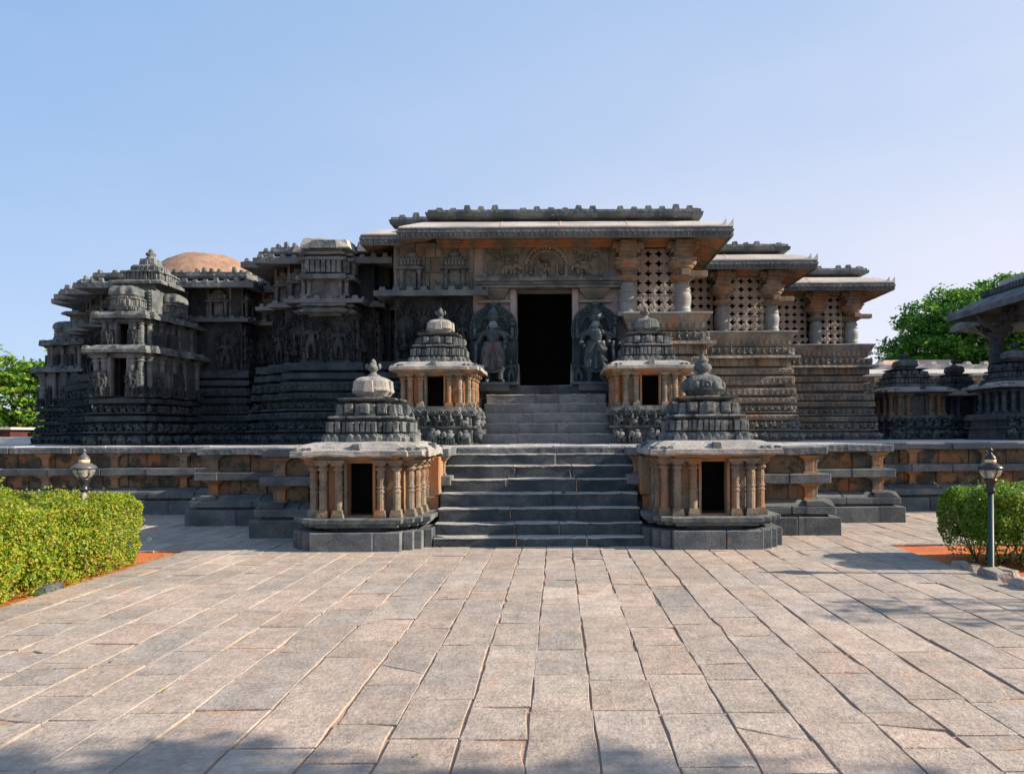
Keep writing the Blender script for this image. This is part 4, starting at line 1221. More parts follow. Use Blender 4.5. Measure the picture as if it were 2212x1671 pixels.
    def turret(x, y, z, s):
        m = MB(); pl = [(x+px*s, y+py*s) for px, py in stepped(1.0, ((1.0, 0.5), (0.9, 0.72), (0.8, 0.8)))]
        m.moulded(pl, [(z-0.06, -0.05), (z, -0.04), (z+0.02, 0.0), (z+0.09, 0.02), (z+0.12, -0.02)])
        along(m, pl, -0.03, z+0.12, z+0.28, [TRIB], 0.085, 0.05, minlen=0.05, skip_left=False, rg=rg)
        m.moulded(pl, [(z+0.05, -0.03), (z+0.30, -0.04), (z+0.31, 0.0), (z+0.35, 0.0), (z+0.37, -0.05)])
        m.lathe(x, y, [(s*0.80, z+0.36), (s*0.94, z+0.41), (s*0.92, z+0.52), (s*0.82, z+0.60), (s*0.60, z+0.655), (s*0.05, z+0.67)], 64, sq_lobe(6.0, 0.07, 16))
        return m
    turret(-0.04, -0.72, zt, 0.37).build('turret', 'mid', root, rough=(0.3, 0.008, 3))
    turret(0.52, 0.30, zt, 0.33).build('turret', 'mid', root, rough=(0.3, 0.008, 3)); turret(-0.52, 0.30, zt, 0.33).build('turret', 'mid', root, rough=(0.3, 0.008, 3))
    m = MB(); m.box(-0.45, 0.45, -0.34, 1.2, zt-0.06, zt+0.86)
    m.box(0.33, 0.47, -0.55, -0.3, zt-0.05, zt+0.62)
    for i in range(7): m.ball((0.40, -0.56, zt+0.06+i*0.085), (0.05, 0.04, 0.035), 6, 4)
    m.build('tower_core', 'mid', root, rough=(0.3, 0.010), bevel=0.01)
    Q = stepped(0.60, ((1.0, 0.45), (0.93, 0.93))); Q = [(x, y+0.20) for x, y in Q]
    m = eave_mesh(Q, zt + 0.80, 0.12, 0.07, 0.08); m.build('tower_eave', 'mid', root, rough=(0.25, 0.010, 3), bevel=0.006)
    m = MB(); Q2 = [(x*0.84, (y-0.20)*0.84+0.20) for x, y in Q]
    m.moulded(Q2, [(zt+0.92, -0.04), (zt+1.18, -0.06)]); along(m, Q2, -0.03, zt+0.97, zt+1.15, [TRIB], 0.09, 0.05, minlen=0.05, rg=rg, skip_left=False)
    m.moulded(Q2, [(zt+1.15, -0.03), (zt+1.16, 0.05), (zt+1.20, 0.05), (zt+1.22, -0.1)])
    m.build('upper_ribbed_tier', 'mid', root, rough=(0.3, 0.008, 3))
    m = MB(); Q3 = [(x*0.60, (y-0.20)*0.60+0.20) for x, y in Q]
    m.moulded(Q3, [(zt+1.20, 0.0), (zt+1.36, 0.0), (zt+1.40, -0.03), (zt+1.405, -0.12), (zt+1.60, -0.15), (zt+1.61, -0.3)])
    along(m, Q3, 0.0, zt+1.23, zt+1.35, [TRIB], 0.12, 0.04, minlen=0.05, rg=rg, skip_left=False)
    m.build('capping_block', 'mid', root, rough=(0.3, 0.012, 3), bevel=0.01)
    m = MB(); z = zt + 1.59
    m.lathe(0, 0.2, [(0.15, z), (0.12, z+0.06), (0.08, z+0.10), (0.13, z+0.14), (0.12, z+0.19), (0.05, z+0.22), (0.07, z+0.25), (0.01, z+0.32)], 14)
    m.build('finial', 'mid', root, smooth=True)
    return root
two_storey('two_storey_shrine', 'two-storeyed shrine with two dark doors one above the other on the left sanctuary front', -11.15, 18.55, PT)
far_ = two_storey('two_storey_shrine', 'two-storeyed shrine at the far left end of the temple, seen in profile against trees', -15.9, 23.2, PT, seed=6)
far_.rotation_euler = (0, 0, R(-90))
# ------------------------------------------------------------------ porch and pillared hall
rg = random.Random(91)
PLAN_L = [(-4.15, 22), (-4.15, 17.42), (-2.15, 17.42), (-2.15, 17.80), (-1.75, 17.80), (-1.75, 22)]
body, rows, zt = banded(PLAN_L, PT, LEFT_BANDS, rg, -0.02)
b_ = tb(body, 'carved_base', 'dark', rough=(0.5, 0.008)); carve_rows(PLAN_L, rows, rg, 'dark', b_, mat2='dark_frieze')
m = MB(); m.moulded(PLAN_L, [(zt-0.05, 0.0), (6.70, 0.0)]); tb(m, 'porch_wall', 'dark_wall', rough=(0.5, 0.008))
m = MB()      # plain ashlar blocks of the upper wall between the little pavilions
course(m, PLAN_L, 0.02, 5.42, 5.85, 0.42, 0.1, rg, dj=0.02); course(m, PLAN_L, 0.02, 5.855, 6.25, 0.38, 0.1, rg, dj=0.02); course(m, PLAN_L, 0.02, 6.255, 6.62, 0.5, 0.1, rg, dj=0.02)
tb(m, 'ashlar_blocks', 'ashlar', bevel=0.01, rough=(0.3, 0.006))
for i in range(4):
    put_panel((-3.88 + 0.50*i, 17.41), (1, 0), (0, -1), zt, 0.50, 1.52, i + 1)
m = MB()
m.moulded(PLAN_L, [(5.28, 0.03), (5.20, 0.36), (5.19, 0.42), (5.33, 0.43), (5.335, 0.39), (5.42, 0.08), (5.44, -0.1)])
along(m, PLAN_L, 0.38, 5.32, 5.43, [TM], 0.34, 0.05, rg=rg)
tb(m, 'mid_eave', 'lip', rough=(0.3, 0.010), bevel=0.006)
for x in (-3.72, -2.60):
    m = MB(); m.tpl(aedicule(0, 0, 0, 0.62, 1.06), Matrix.Translation((x, 17.41, 5.42)))
    tb(m, 'pavilion_relief', 'mid', rough=(0.5, 0.004))

# podium under the door and threshold
m = MB(); m.box(-2.2, 1.75, 17.02, 19.0, PT-0.02, 2.935); m.box(-2.25, -1.20, 16.88, 17.1, 2.80, 2.99); m.box(0.52, 1.72, 16.88, 17.1, 2.80, 2.99)
m.box(-2.02, -1.80, 15.42, 15.75, PT, 2.22); m.box(-2.2, -1.86, 16.75, 17.05, PT, 2.62); m.box(1.34, 1.72, 16.75, 17.05, PT, 2.62)
tb(m, 'door_podium', 'step', rough=(0.3, 0.010), bevel=0.012)

DX0, DX1, DY = -1.04, 0.385, 17.46
door = MB()
door.box(DX0-0.16, DX0, DY-0.10, DY+0.55, 2.93, 5.42); door.box(DX1, DX1+0.16, DY-0.10, DY+0.55, 2.93, 5.42)
door.box(DX0-0.16, DX1+0.16, DY-0.13, DY+0.55, 5.425, 5.50)
door.box(DX0, DX0+0.06, DY+0.10, DY+0.55, 2.93, 3.55, 0.02, 0); door.box(DX1-0.06, DX1, DY+0.10, DY+0.55, 2.93, 3.55, 0.02, 0)
fr = tb(door, 'door_frame', 'jamb', rough=(0.3, 0.006), bevel=0.01)
m = MB(); m.box(-2.15, DX0-0.16, DY-0.02, DY+0.5, 2.93, 5.5); m.box(DX1+0.16, 2.05, DY-0.02, DY+0.5, 2.93, 5.5)
m.box(-2.15, 2.05, DY, DY+0.5, 5.5, 6.72)
tb(m, 'door_wall', 'jamb', rough=(0.3, 0.006), bevel=0.006)
for cx in (-1.60, 0.95):     # bracketed capitals over the guardians
    m = MB()
    m.rings([[(cx-w, DY-0.02, z), (cx+w, DY-0.02, z), (cx+w, DY-dd, z), (cx-w, DY-dd, z)][::-1] for z, w, dd in ((5.17, 0.22, 0.08), (5.20, 0.24, 0.10), (5.36, 0.38, 0.24), (5.43, 0.38, 0.24))])
    m.box(cx-0.42, cx+0.42, DY-0.14, DY-0.0, 5.07, 5.14)
    tb(m, 'wall_capital', 'ashlar', rough=(0.2, 0.006), bevel=0.008)
# lintel band
m = MB()
for z0, z1, d in ((5.42, 5.49, 0.30), (5.50, 5.56, 0.34), (5.565, 5.66, 0.40), (5.665, 5.72, 0.32)):
    m.box(-2.05, 1.62, DY-d, DY+0.1, z0, z1)
for i in range(26): m.box(-2.03 + i*0.14, -2.03 + i*0.14 + 0.10, DY-0.345, DY-0.33, 5.505, 5.555)
for x in (-1.8, -0.9, -0.32, 0.6, 1.2): m.box(x-0.06, x+0.06, DY-0.43, DY-0.2, 5.57, 5.73, 0.01, 0.01)
tb(m, 'lintel_band', 'mid', rough=(0.25, 0.006), bevel=0.006)
# carved lintel panel: cusped arch between two makara beasts and scrolls
m = MB(); LX, LY, LZ = -0.27, DY-0.10, 5.72
m.box(LX-1.56, LX+1.56, LY-0.02, LY+0.12, LZ, LZ+0.82)
lp = tb(m, 'carved_lintel_panel', 'ashlar', rough=(0.3, 0.006))
m = MB()
def arc(r0, zc, rr, tr, n=15, sq=1.0):
    m.tube([(LX + r0*math.cos(PI*i/(n-1)), LY-0.05, LZ + zc + r0*sq*math.sin(PI*i/(n-1))) for i in range(n)], tr, 6)
for r0, tr in ((0.52, 0.045), (0.40, 0.03), (0.30, 0.028)): arc(r0, 0.27, 0, tr, sq=0.98)
for i in range(15):
    a = PI*(i+0.5)/15; m.ball((LX+0.46*math.cos(a), LY-0.06, LZ+0.27+0.46*math.sin(a)), 0.045, 6, 4)
for s in (-1, 1):
    for xx in (0.27, 0.50): m.tube([(LX+s*xx, LY-0.07, LZ), (LX+s*xx, LY-0.08, LZ+0.30)], [0.045, 0.035], 7); m.box(LX+s*xx-0.06, LX+s*xx+0.06, LY-0.13, LY, LZ, LZ+0.05)
    m.tpl(TSEAT, Matrix(((0.16, 0, 0, LX+s*0.385), (0, 0.5, 0, LY-0.02), (0, 0, 0.26, LZ+0.02), (0, 0, 0, 1))))
    t_ = flip(TE) if s < 0 else TE
    m.tpl(t_, Matrix(((0.62, 0, 0, LX+s*0.92), (0, 0.6, 0, LY-0.01), (0, 0, 0.36, LZ+0.03), (0, 0, 0, 1))))
    for q in range(3): m.tpl(TD0 if q % 2 else TSEAT, Matrix(((0.15, 0, 0, LX+s*(0.78+0.16*q)), (0, 0.5, 0, LY-0.02), (0, 0, 0.24, LZ+0.36), (0, 0, 0, 1))))
    for x, z, r in ((1.25, 0.55, 0.13), (1.38, 0.30, 0.11), (1.05, 0.70, 0.09), (0.72, 0.62, 0.10), (1.44, 0.68, 0.09), (0.85, 0.74, 0.06), (0.62, 0.74, 0.06), (1.42, 0.12, 0.08)):
        m.torus((LX+s*x, LY-0.03, LZ+z), r, 0.024, 'Y', 12, 5); m.torus((LX+s*x, LY-0.03, LZ+z), r*0.5, 0.022, 'Y', 9, 5)
m.tpl(TD0, Matrix(((0.36, 0, 0, LX), (0, 0.8, 0, LY-0.02), (0, 0, 0.50, LZ+0.02), (0, 0, 0, 1))))
for s in (-1, 1): m.tube([(LX, LY-0.08, LZ+0.36), (LX+s*0.16, LY-0.08, LZ+0.42), (LX+s*0.13, LY-0.08, LZ+0.52)], 0.022, 5)
m.build('lintel_relief', 'ashlar', lp, org=OT, smooth=True)

# floor and inside
PLAN_H = [(-3.9, 17.95), (-2.85, 17.95), (-2.85, 17.40), (3.25, 17.40), (3.25, 20.6), (6.5, 20.6), (6.5, 23.6), (10.2, 23.6), (10.2, 32), (-3.9, 32)]
m = MB()
m.prism(offset(PLAN_H, -0.3), 2.91, 2.93)
m.box(-3.88, 10.18, 31.7, 31.95, PT, 6.8); m.box(9.93, 10.13, 23.88, 31.7, 4.6, 6.7); m.box(2.95, 3.12, 18.1, 20.9, 4.6, 6.7); m.box(6.2, 6.37, 21.3, 23.9, 4.6, 6.7)
m.box(-1.80, -1.72, 18.2, 31.7, 2.9, 6.8)
m.box(-1.7, 3.0, 21.5, 21.6, 2.93, 6.8)
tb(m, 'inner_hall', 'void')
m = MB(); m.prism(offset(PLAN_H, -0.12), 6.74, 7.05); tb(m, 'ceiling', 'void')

# carved basement of the pillared bays
PLAN_B = [(2.15, 17.42), (3.28, 17.42), (3.28, 20.6), (6.5, 20.6), (6.5, 23.6), (10.2, 23.6), (10.2, 32), (2.15, 32)]
BB = [(0.27, 0.05, 0.66, 'elephant'), (0.27, 0.04, 0.61, 'horse'), (0.16, 0.06, 0.58, 'scroll'), (0.21, 0.07, 0.55, 'rider'), (0.17, 0.05, 0.53, 'scroll'),
      (0.22, 0.10, 0.51, 'figure'), (0.25, 0.06, 0.48, 'figure'), (0.18, 0.07, 0.46, 'scroll'), (0.22, 0.0, 0.40, 'pilaster'), (0.07, 0.0, 0.64, 'ledge'), (0.27, 0.03, 0.52, 'seat'), (0.40, 0.0, 0.46, 'slope')]
body, rows, zt = banded(PLAN_B, PT, BB, rg)
b_ = tb(body, 'carved_basement', 'frieze', rough=(0.5, 0.008)); carve_rows(PLAN_B, rows, rg, 'frieze', b_, mat2='dusty')
print('bay basement top', zt)
ZB = zt
m = MB(); m.moulded(PLAN_B, [(zt-0.02, 0.47), (zt-0.018, 0.56), (zt+0.035, 0.56), (zt+0.04, 0.45), (zt+0.04, -0.6)])
m.box(1.5, 2.5, 16.9, 17.5, ZB - 0.05, ZB+0.05)
tb(m, 'seat_slab', 'column', rough=(0.4, 0.006), bevel=0.01)

# turned columns
def big_column(x, y, z0, fluted=False, stub=0):
    root_m = MB(); r = 0.215
    f = [(1.06, 0), (1.06, 0.05), (0.92, 0.07), (1.0, 0.085), (1.0, 0.11), (0.90, 0.125), (0.94, 0.20), (1.03, 0.34), (1.05, 0.42), (0.98, 0.50), (0.86, 0.545), (0.96, 0.56), (0.98, 0.59), (0.88, 0.61),
         (0.84, 0.63), (0.92, 0.66), (0.90, 0.70), (0.78, 0.74), (0.76, 0.80)]
    if fluted:
        f = [(1.08, 0), (1.08, 0.06), (1.0, 0.07), (1.0, 0.30), (1.12, 0.31), (1.12, 0.37), (1.0, 0.38), (1.0, 0.52), (1.10, 0.53), (1.10, 0.60), (0.9, 0.61), (0.86, 0.78)]
    lob = (lambda a: 1 + 0.035*math.cos(16*a)) if fluted else None
    root_m.lathe(x, y, [(r*a, z0 + b) for a, b in f], 32 if fluted else 24, lob)
    o = tb(root_m, 'column', 'column', smooth=not fluted)
    c = MB()
    c.lathe(x, y, [(0.16, z0+0.80), (0.28, z0+0.87), (0.31, z0+0.89), (0.31, z0+0.92), (0.27, z0+0.94), (0.16, z0+0.97), (0.165, z0+1.04), (0.20, z0+1.08), (0.27, z0+1.13), (0.30, z0+1.19),
                      (0.33, z0+1.21), (0.36, z0+1.26), (0.365, z0+1.31), (0.30, z0+1.34)], 20)
    c.box(x-0.32, x+0.32, y-0.32, y+0.32, z0+1.31, z0+1.36)
    if stub:
        c.box(min(x, x+stub*0.58), max(x, x+stub*0.58), y-0.30, y-0.10, z0+0.88, z0+1.02)
        c.box(x-0.10, x+0.10, y-0.52, y, z0+0.88, z0+1.02)
    c.build('capital', 'tan', o, org=OT, rough=(0.3, 0.006), bevel=0.008)
    k = MB()
    for ax in (0, 1):
        for q, (w, za, zb) in enumerate(((0.31, 1.52, 1.62), (0.40, 1.62, 1.78))):
            v = 0.20
            if ax == 0: k.box(x-w, x+w, y-v-0.003*q, y+v+0.003*q, z0+za, z0+zb, 0.02, 0.0)
            else: k.box(x-v-0.004-0.003*q, x+v+0.004+0.003*q, y-w, y+w, z0+za+0.003, z0+zb+0.003, 0.0, 0.02)
    k.box(x-0.23, x+0.23, y-0.23, y+0.23, z0+1.35, z0+1.77)
    k.build('bracket', 'tan', o, org=OT, rough=(0.3, 0.008), bevel=0.010)
    return o
for x, y, fl, st in ((1.78, 17.25, True, 0), (3.16, 17.25, False, 1), (4.92, 20.45, False, 0), (6.42, 20.45, False, 1), (8.86, 23.45, False, 0), (10.1, 23.45, False, 1)):
    big_column(x, y, ZB + 0.04, fl, st)

def lattice(x0, x1, y, z0, z1, pitch=0.255):
    """pierced stone screen, every star hole cut through"""
    m = MB(); nx = max(1, round((x1-x0)/pitch)); nz = max(1, round((z1-z0)/pitch)); sx = (x1-x0)/nx; sz = (z1-z0)/nz
    d = 0.09
    for i in range(nx):
        for j in range(nz):
            cx, cz = x0+(i+0.5)*sx, z0+(j+0.5)*sz
            top = j >= nz - 1
            o = [(0.5, 0), (0.5, 0.5), (0, 0.5), (-0.5, 0.5), (-0.5, 0), (-0.5, -0.5), (0, -0.5), (0.5, -0.5)]
            h = []
            ofull = []
            for k in range(8):
                a = k*PI/4
                if k % 2 == 0:
                    t = (math.cos(a), math.sin(a)); p = (-t[1], t[0])
                    for q in (-1, 1): h.append((t[0]*0.355 + q*p[0]*0.06, t[1]*0.355 + q*p[1]*0.06))
                    for q in (-1, 1): ofull.append((t[0]*0.5 + q*p[0]*0.16, t[1]*0.5 + q*p[1]*0.16))
                else:
                    h.append((math.cos(a)*0.205, math.sin(a)*0.205)); ofull.append(o[k])
            n = len(h)
            vs = [(cx+u*sx, y, cz+v*sz) for u, v in ofull] + [(cx+u*sx, y+0.004, cz+v*sz) for u, v in h] + [(cx+u*sx, y+d, cz+v*sz) for u, v in h]
            fs = []
            for k in range(n):
                k2 = (k+1) % n
                fs.append((k, k2, n+k2, n+k)); fs.append((n+k, n+k2, 2*n+k2, 2*n+k))
            m.add(vs, fs)
            # raised lattice ribs
            m.torus((cx+sx*0.5, y, cz+sz*0.5), 0.05, 0.005, 'Y', 10, 4)
    m.box(x0-0.05, x1+0.05, y+d, y+d+0.001, z0, z0+0.001)
    for zz in (z0+(z1-z0)*0.33, z0+(z1-z0)*0.66): m.box(x0, x1, y-0.008, y+0.01, zz-0.006, zz+0.006)
    return tb(m, 'lattice_screen', 'jali')
ZJ0, ZJ1 = ZB + 0.04, ZB + 1.80
lattice(1.95, 3.05, 17.66, ZJ0, ZJ1); lattice(3.30, 4.75, 20.86, ZJ0, ZJ1); lattice(4.95, 6.30, 20.86, ZJ0, ZJ1); lattice(6.55, 8.70, 23.86, ZJ0, ZJ1); lattice(8.9, 9.95, 23.86, ZJ0, ZJ1)

# beams, eaves, parapet
m = MB(); m.moulded(PLAN_H, [(6.46, 0.02), (6.461, 0.16), (6.60, 0.16), (6.601, 0.20), (6.77, 0.20), (6.78, 0.0)], False, False)
tb(m, 'beam', 'warm', rough=(0.4, 0.010), bevel=0.01)
EO = 0.98
m = MB()
m.moulded(PLAN_H, [(6.80, 0.0), (6.60, EO*0.70), (6.50, EO*0.95), (6.46, EO*0.985), (6.70, EO), (6.72, EO*0.98)], False, False)
ev_u = tb(m, 'eave_soffit', 'warm', rough=(0.45, 0.010))
m = MB()
for k in range(3):        # ribs of the soffit on the side returns
    pass
for a, b, dr, nm, l in edges_of(PLAN_H, 0.0, 1.0):
    if nm[0] > 0.5:
        n = int(l/0.30)
        for i in range(n):
            s = l*(i+0.5)/n
            p = Vector((a[0]+dr[0]*s, a[1]+dr[1]*s, 0)); q = Vector((nm[0], nm[1], 0))
            m.tube([p + q*0.1 + Vector((0, 0, 6.76)), p + q*0.60 + Vector((0, 0, 6.62)), p + q*0.93 + Vector((0, 0, 6.50))], 0.035, 5)
tb(m, 'soffit_rib', 'warm')
m = MB()
m.moulded(PLAN_H, [(6.45, EO*0.96), (6.452, EO*1.0), (6.58, EO*1.008), (6.585, EO*1.03), (6.64, EO*1.03), (6.645, EO*1.0), (6.70, EO*1.01), (6.702, EO*0.93)], False, False)
along(m, PLAN_H, EO*1.0, 6.46, 6.575, [TF], 0.13, 0.30, minlen=0.5, rg=rg, skip_left=False)
tb(m, 'eave_lip', 'lip', rough=(0.45, 0.008))
m = MB()
m.moulded(PLAN_H, [(6.695, EO*0.99), (6.74, EO*0.985), (6.88, EO*0.74), (7.00, EO*0.46), (7.07, EO*0.18), (7.09, -0.2)], False, True)
for i, (x, y) in enumerate(((3.25+EO, 17.40-EO), (6.5+EO, 20.6-EO), (10.2+EO, 23.6-EO))):
    for dx in (-0.04, -0.22):
        t_ = MB(); t_.add([(-0.07, -0.03, 0), (0.08, -0.03, 0), (0.08, 0.03, 0), (-0.07, 0.03, 0), (0.07, -0.012, 0.20), (0.085, 0.0, 0.21), (0.07, 0.012, 0.20)],
                          [(0, 1, 5, 4), (1, 2, 6, 5), (2, 3, 6), (3, 0, 4, 6), (4, 5, 6), (3, 2, 1, 0)])
        m.tpl(t_.t(), Matrix.Translation((x+dx, y+0.05, 6.70)))
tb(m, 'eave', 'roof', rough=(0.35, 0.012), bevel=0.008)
m = MB()     # joints between the eave slabs, seen as shallow upstanding lips
for a, b, dr, nm, l in edges_of(PLAN_H, 0.0, 1.0):
    n = max(1, int(l/1.45))
    for i in range(1, n):
        s = l*i/n + rg.uniform(-0.2, 0.2)
        pr = [(EO*0.985, 6.742), (EO*0.74, 6.886), (EO*0.46, 7.004), (EO*0.18, 7.074)]
        for (d0, z0), (d1, z1) in zip(pr, pr[1:]):
            vs = []
            for dd, zz in ((d0, z0), (d1, z1)):
                for e_ in (-0.018, 0.018):
                    vs.append((a[0]+dr[0]*(s+e_)+nm[0]*dd, a[1]+dr[1]*(s+e_)+nm[1]*dd, zz+0.006))
            m.add(vs, [(0, 1, 3, 2)])
tb(m, 'mortar_seam', 'pink_roof')
m = MB()
m.moulded(PLAN_H, [(7.05, 0.05), (7.10, 0.12), (7.14, 0.34), (7.17, 0.40), (7.26, 0.42), (7.27, 0.37), (7.34, 0.36), (7.345, 0.10), (7.36, -1.0)], True, True)
along(m, PLAN_H, 0.26, 7.33, 7.43, [TM], 0.34, 0.09, minlen=0.4, rg=rg, jitter=0.4, drop=0.10)
tb(m, 'parapet', 'mid', rough=(0.3, 0.016), bevel=0.008)
m = MB(); m.moulded(offset(PLAN_H, -0.9), [(7.3, 0.0), (7.42, 0.0), (7.50, -0.25), (7.56, -1.0)])
tb(m, 'roof_mortar', 'pink_roof', rough=(0.8, 0.02))

# ------------------------------------------------------------------ the two door guardians
def guardian(name, label, cx, flipx, seed):
    s = -1 if flipx else 1
    root = empty(name, label, 'statue', (cx, 17.15, 2.99), 'carved guardians flanking the doorway')
    H = 2.08
    # back slab with pointed horseshoe outline
    out = [(-0.50, 0.0), (0.50, 0.0), (0.53, 0.9)]
    for i in range(1, 16):
        a = PI*i/16; r = 0.555
        out.append((r*math.cos(a)*(1.0), 1.34 + 0.62*math.sin(a) + (0.11*math.exp(-((i-8)/2.2)**2))))
    out.append((-0.53, 0.9))
    m = MB(); n = len(out)
    m.add([(x, 0.02, z) for x, z in out] + [(x, 0.22, z) for x, z in out], [tuple(range(n)), tuple(range(2*n-1, n-1, -1))] + [(i, n+i, n+(i+1) % n, (i+1) % n) for i in range(n)])
    m.build('back_slab', 'dark', root, rough=(0.2, 0.008), bevel=0.01)
    m = MB()
    for i in range(19):
        a = PI*(-0.10 + 1.20*i/18); x, z = 0.45*math.cos(a), 1.36 + 0.54*math.sin(a)
        m.torus((x, 0.0, z), 0.062, 0.020, 'Y', 10, 5); m.ball((x, -0.005, z), 0.026, 6, 4)
    m.tube([(0.545*math.cos(PI*(-0.12+1.24*i/20)), 0.0, 1.34+0.625*math.sin(PI*(-0.12+1.24*i/20))) for i in range(21)], 0.022, 6)
    m.tube([(0.345*math.cos(PI*(-0.08+1.16*i/20)), -0.01, 1.36+0.42*math.sin(PI*(-0.08+1.16*i/20))) for i in range(21)], 0.028, 6)
    for i in range(17):
        a = PI*(0.0 + 1.0*i/16); m.ball((0.30*math.cos(a), -0.01, 1.40+0.36*math.sin(a)), (0.022, 0.02, 0.03), 6, 4)
    m.ball((0, -0.03, 2.0), (0.09, 0.06, 0.07), 8, 5)
    for q in (-1, 1): m.ball((q*0.05, -0.07, 2.03), 0.018, 6, 4); m.torus((q*0.12, 0.0, 1.99), 0.05, 0.02, 'Y', 9, 4)
    m.build('scrolled_arch', 'dark_frieze', root)
    J = {'pelvis': (s*0.03, -0.12, 0.93, 0.155), 'waist': (s*0.01, -0.14, 1.06, 0.12), 'chest': (-s*0.01, -0.15, 1.24, 0.175), 'neck': (-s*0.005, -0.14, 1.385, 0.06), 'head': (0.0, -0.165, 1.47, 0.095),
         'hl': (-0.10, -0.13, 0.84, 0.13), 'kl': (-0.15, -0.17, 0.47, 0.085), 'al': (-0.13, -0.13, 0.10, 0.055), 'fl': (-0.17, -0.26, 0.045, 0.045),
         'hr': (0.12, -0.13, 0.84, 0.13), 'kr': (0.15, -0.17, 0.47, 0.085), 'ar': (0.16, -0.13, 0.10, 0.055), 'fr': (0.24, -0.25, 0.045, 0.045),
         'sl': (-0.235, -0.15, 1.30, 0.085), 'el': (-0.31, -0.16, 1.10, 0.058), 'wl': (-0.36, -0.30, 0.96, 0.05),
         'sr': (0.235, -0.15, 1.30, 0.085), 'er': (0.29, -0.15, 1.08, 0.058), 'wr': (0.26, -0.28, 0.92, 0.05),
         'el2': (-0.42, -0.07, 1.13, 0.05), 'wl2': (-0.42, -0.12, 1.40, 0.04), 'er2': (0.42, -0.07, 1.13, 0.05), 'wr2': (0.43, -0.12, 1.42, 0.04)}
    B = [('pelvis', 'waist'), ('waist', 'chest'), ('chest', 'neck'), ('neck', 'head'), ('pelvis', 'hl'), ('hl', 'kl'), ('kl', 'al'), ('al', 'fl'), ('pelvis', 'hr'), ('hr', 'kr'), ('kr', 'ar'), ('ar', 'fr'),
         ('chest', 'sl'), ('sl', 'el'), ('el', 'wl'), ('chest', 'sr'), ('sr', 'er'), ('er', 'wr'), ('sl', 'el2'), ('el2', 'wl2'), ('sr', 'er2'), ('er2', 'wr2')]
    m = MB(); m.add(*skin(J, B, 2)); m.build('body', 'statue', root, smooth=True)
    m = MB()      # face
    m.ball((0, -0.185, 1.475), (0.095, 0.085, 0.118), 14, 9)
    m.ball((0, -0.262, 1.465), (0.016, 0.022, 0.03), 7, 5)
    for q in (-1, 1): m.ball((q*0.034, -0.250, 1.492), (0.021, 0.012, 0.011), 7, 5); m.ball((q*0.088, -0.16, 1.46), (0.02, 0.03, 0.05), 7, 5); m.torus((q*0.10, -0.17, 1.39), 0.035, 0.012, 'Y', 9, 5)
    m.ball((0, -0.252, 1.425), (0.032, 0.014, 0.010), 7, 5)
    m.build('face', 'statue_face', root, smooth=True)
    m = MB()      # tall crown
    m.lathe(0, -0.150, [(0.115, 1.55), (0.14, 1.575), (0.13, 1.595), (0.165, 1.62), (0.16, 1.66), (0.125, 1.71), (0.135, 1.73), (0.10, 1.79), (0.105, 1.81), (0.055, 1.87), (0.06, 1.89), (0.01, 1.95)], 16)
    for i in range(9): a = 2*PI*i/9; m.ball((0.155*math.cos(a), -0.150+0.155*math.sin(a), 1.645), (0.03, 0.03, 0.045), 6, 4); m.ball((0.12*math.cos(a+0.3), -0.165+0.12*math.sin(a+0.3), 1.72), (0.025, 0.025, 0.035), 6, 4)
    m.build('crown', 'statue', root, smooth=True)
    m = MB()      # necklaces, belts, anklets, loops of the skirt
    for z, rx, ry, t in ((1.37, 0.10, 0.09, 0.018), (1.32, 0.155, 0.13, 0.018), (1.25, 0.19, 0.16, 0.012)):
        for i in range(20): a = 2*PI*i/20; m.ball((rx*math.cos(a), -0.14+ry*math.sin(a) - 0.01, z - 0.05*(math.sin(a) < 0)*abs(math.sin(a))), t, 6, 4)
    for z, r in ((1.04, 0.15), (0.98, 0.19), (0.93, 0.20)):
        for i in range(24): a = 2*PI*i/24; m.ball((s*0.02 + r*math.cos(a), -0.13+r*0.8*math.sin(a), z), 0.02, 6, 4)
    for q in (-1, 1):
        for k, zz in enumerate((0.86, 0.74, 0.62, 0.52)):
            m.tube([(q*0.05, -0.27, zz+0.04), (q*0.13, -0.30, zz-0.03), (q*0.22, -0.25, zz+0.03), (q*0.25, -0.15, zz+0.08)], 0.017, 5)
        for zz in (0.13, 0.17, 0.22): m.torus((q*0.145, -0.13, zz), 0.065, 0.016, 'Z', 12, 5)
        m.torus((q*0.30, -0.155, 1.12), 0.068, 0.016, 'Z', 12, 5); m.torus((q*0.33 if q < 0 else 0.275, -0.24, 1.0), 0.06, 0.016, 'Z', 12, 5)
        m.tube([(q*0.26, -0.24, 0.52), (q*0.20, -0.27, 0.36), (q*0.08, -0.28, 0.29), (0, -0.28, 0.28)], 0.026, 6)
        m.tube([(q*0.06, -0.24, 0.98), (q*0.15, -0.26, 0.80), (q*0.17, -0.24, 0.55), (q*0.16, -0.22, 0.40)], [0.15, 0.13, 0.12, 0.11], 8)
    m.tube([(0, -0.30, 0.95), (0.01, -0.31, 0.70), (-0.01, -0.27, 0.36)], [0.05, 0.04, 0.06], 7)
    m.build('ornaments', 'statue', root)
    m = MB()      # pleated, jewelled skirt
    rr = []
    for z, rx, ry in ((0.99, 0.185, 0.135), (0.92, 0.215, 0.165), (0.80, 0.235, 0.18), (0.65, 0.245, 0.185), (0.50, 0.245, 0.18), (0.40, 0.235, 0.165), (0.33, 0.20, 0.13)):
        rr.append([(s*0.02 + rx*math.cos(2*PI*i/40)*(1+0.03*(i % 2)), -0.14 + ry*math.sin(2*PI*i/40)*(1+0.05*(i % 2)), z - 0.05*(math.sin(2*PI*i/40) < 0)*abs(math.cos(2*PI*i/40))) for i in range(40)][::-1])
    m.rings(rr[::1])
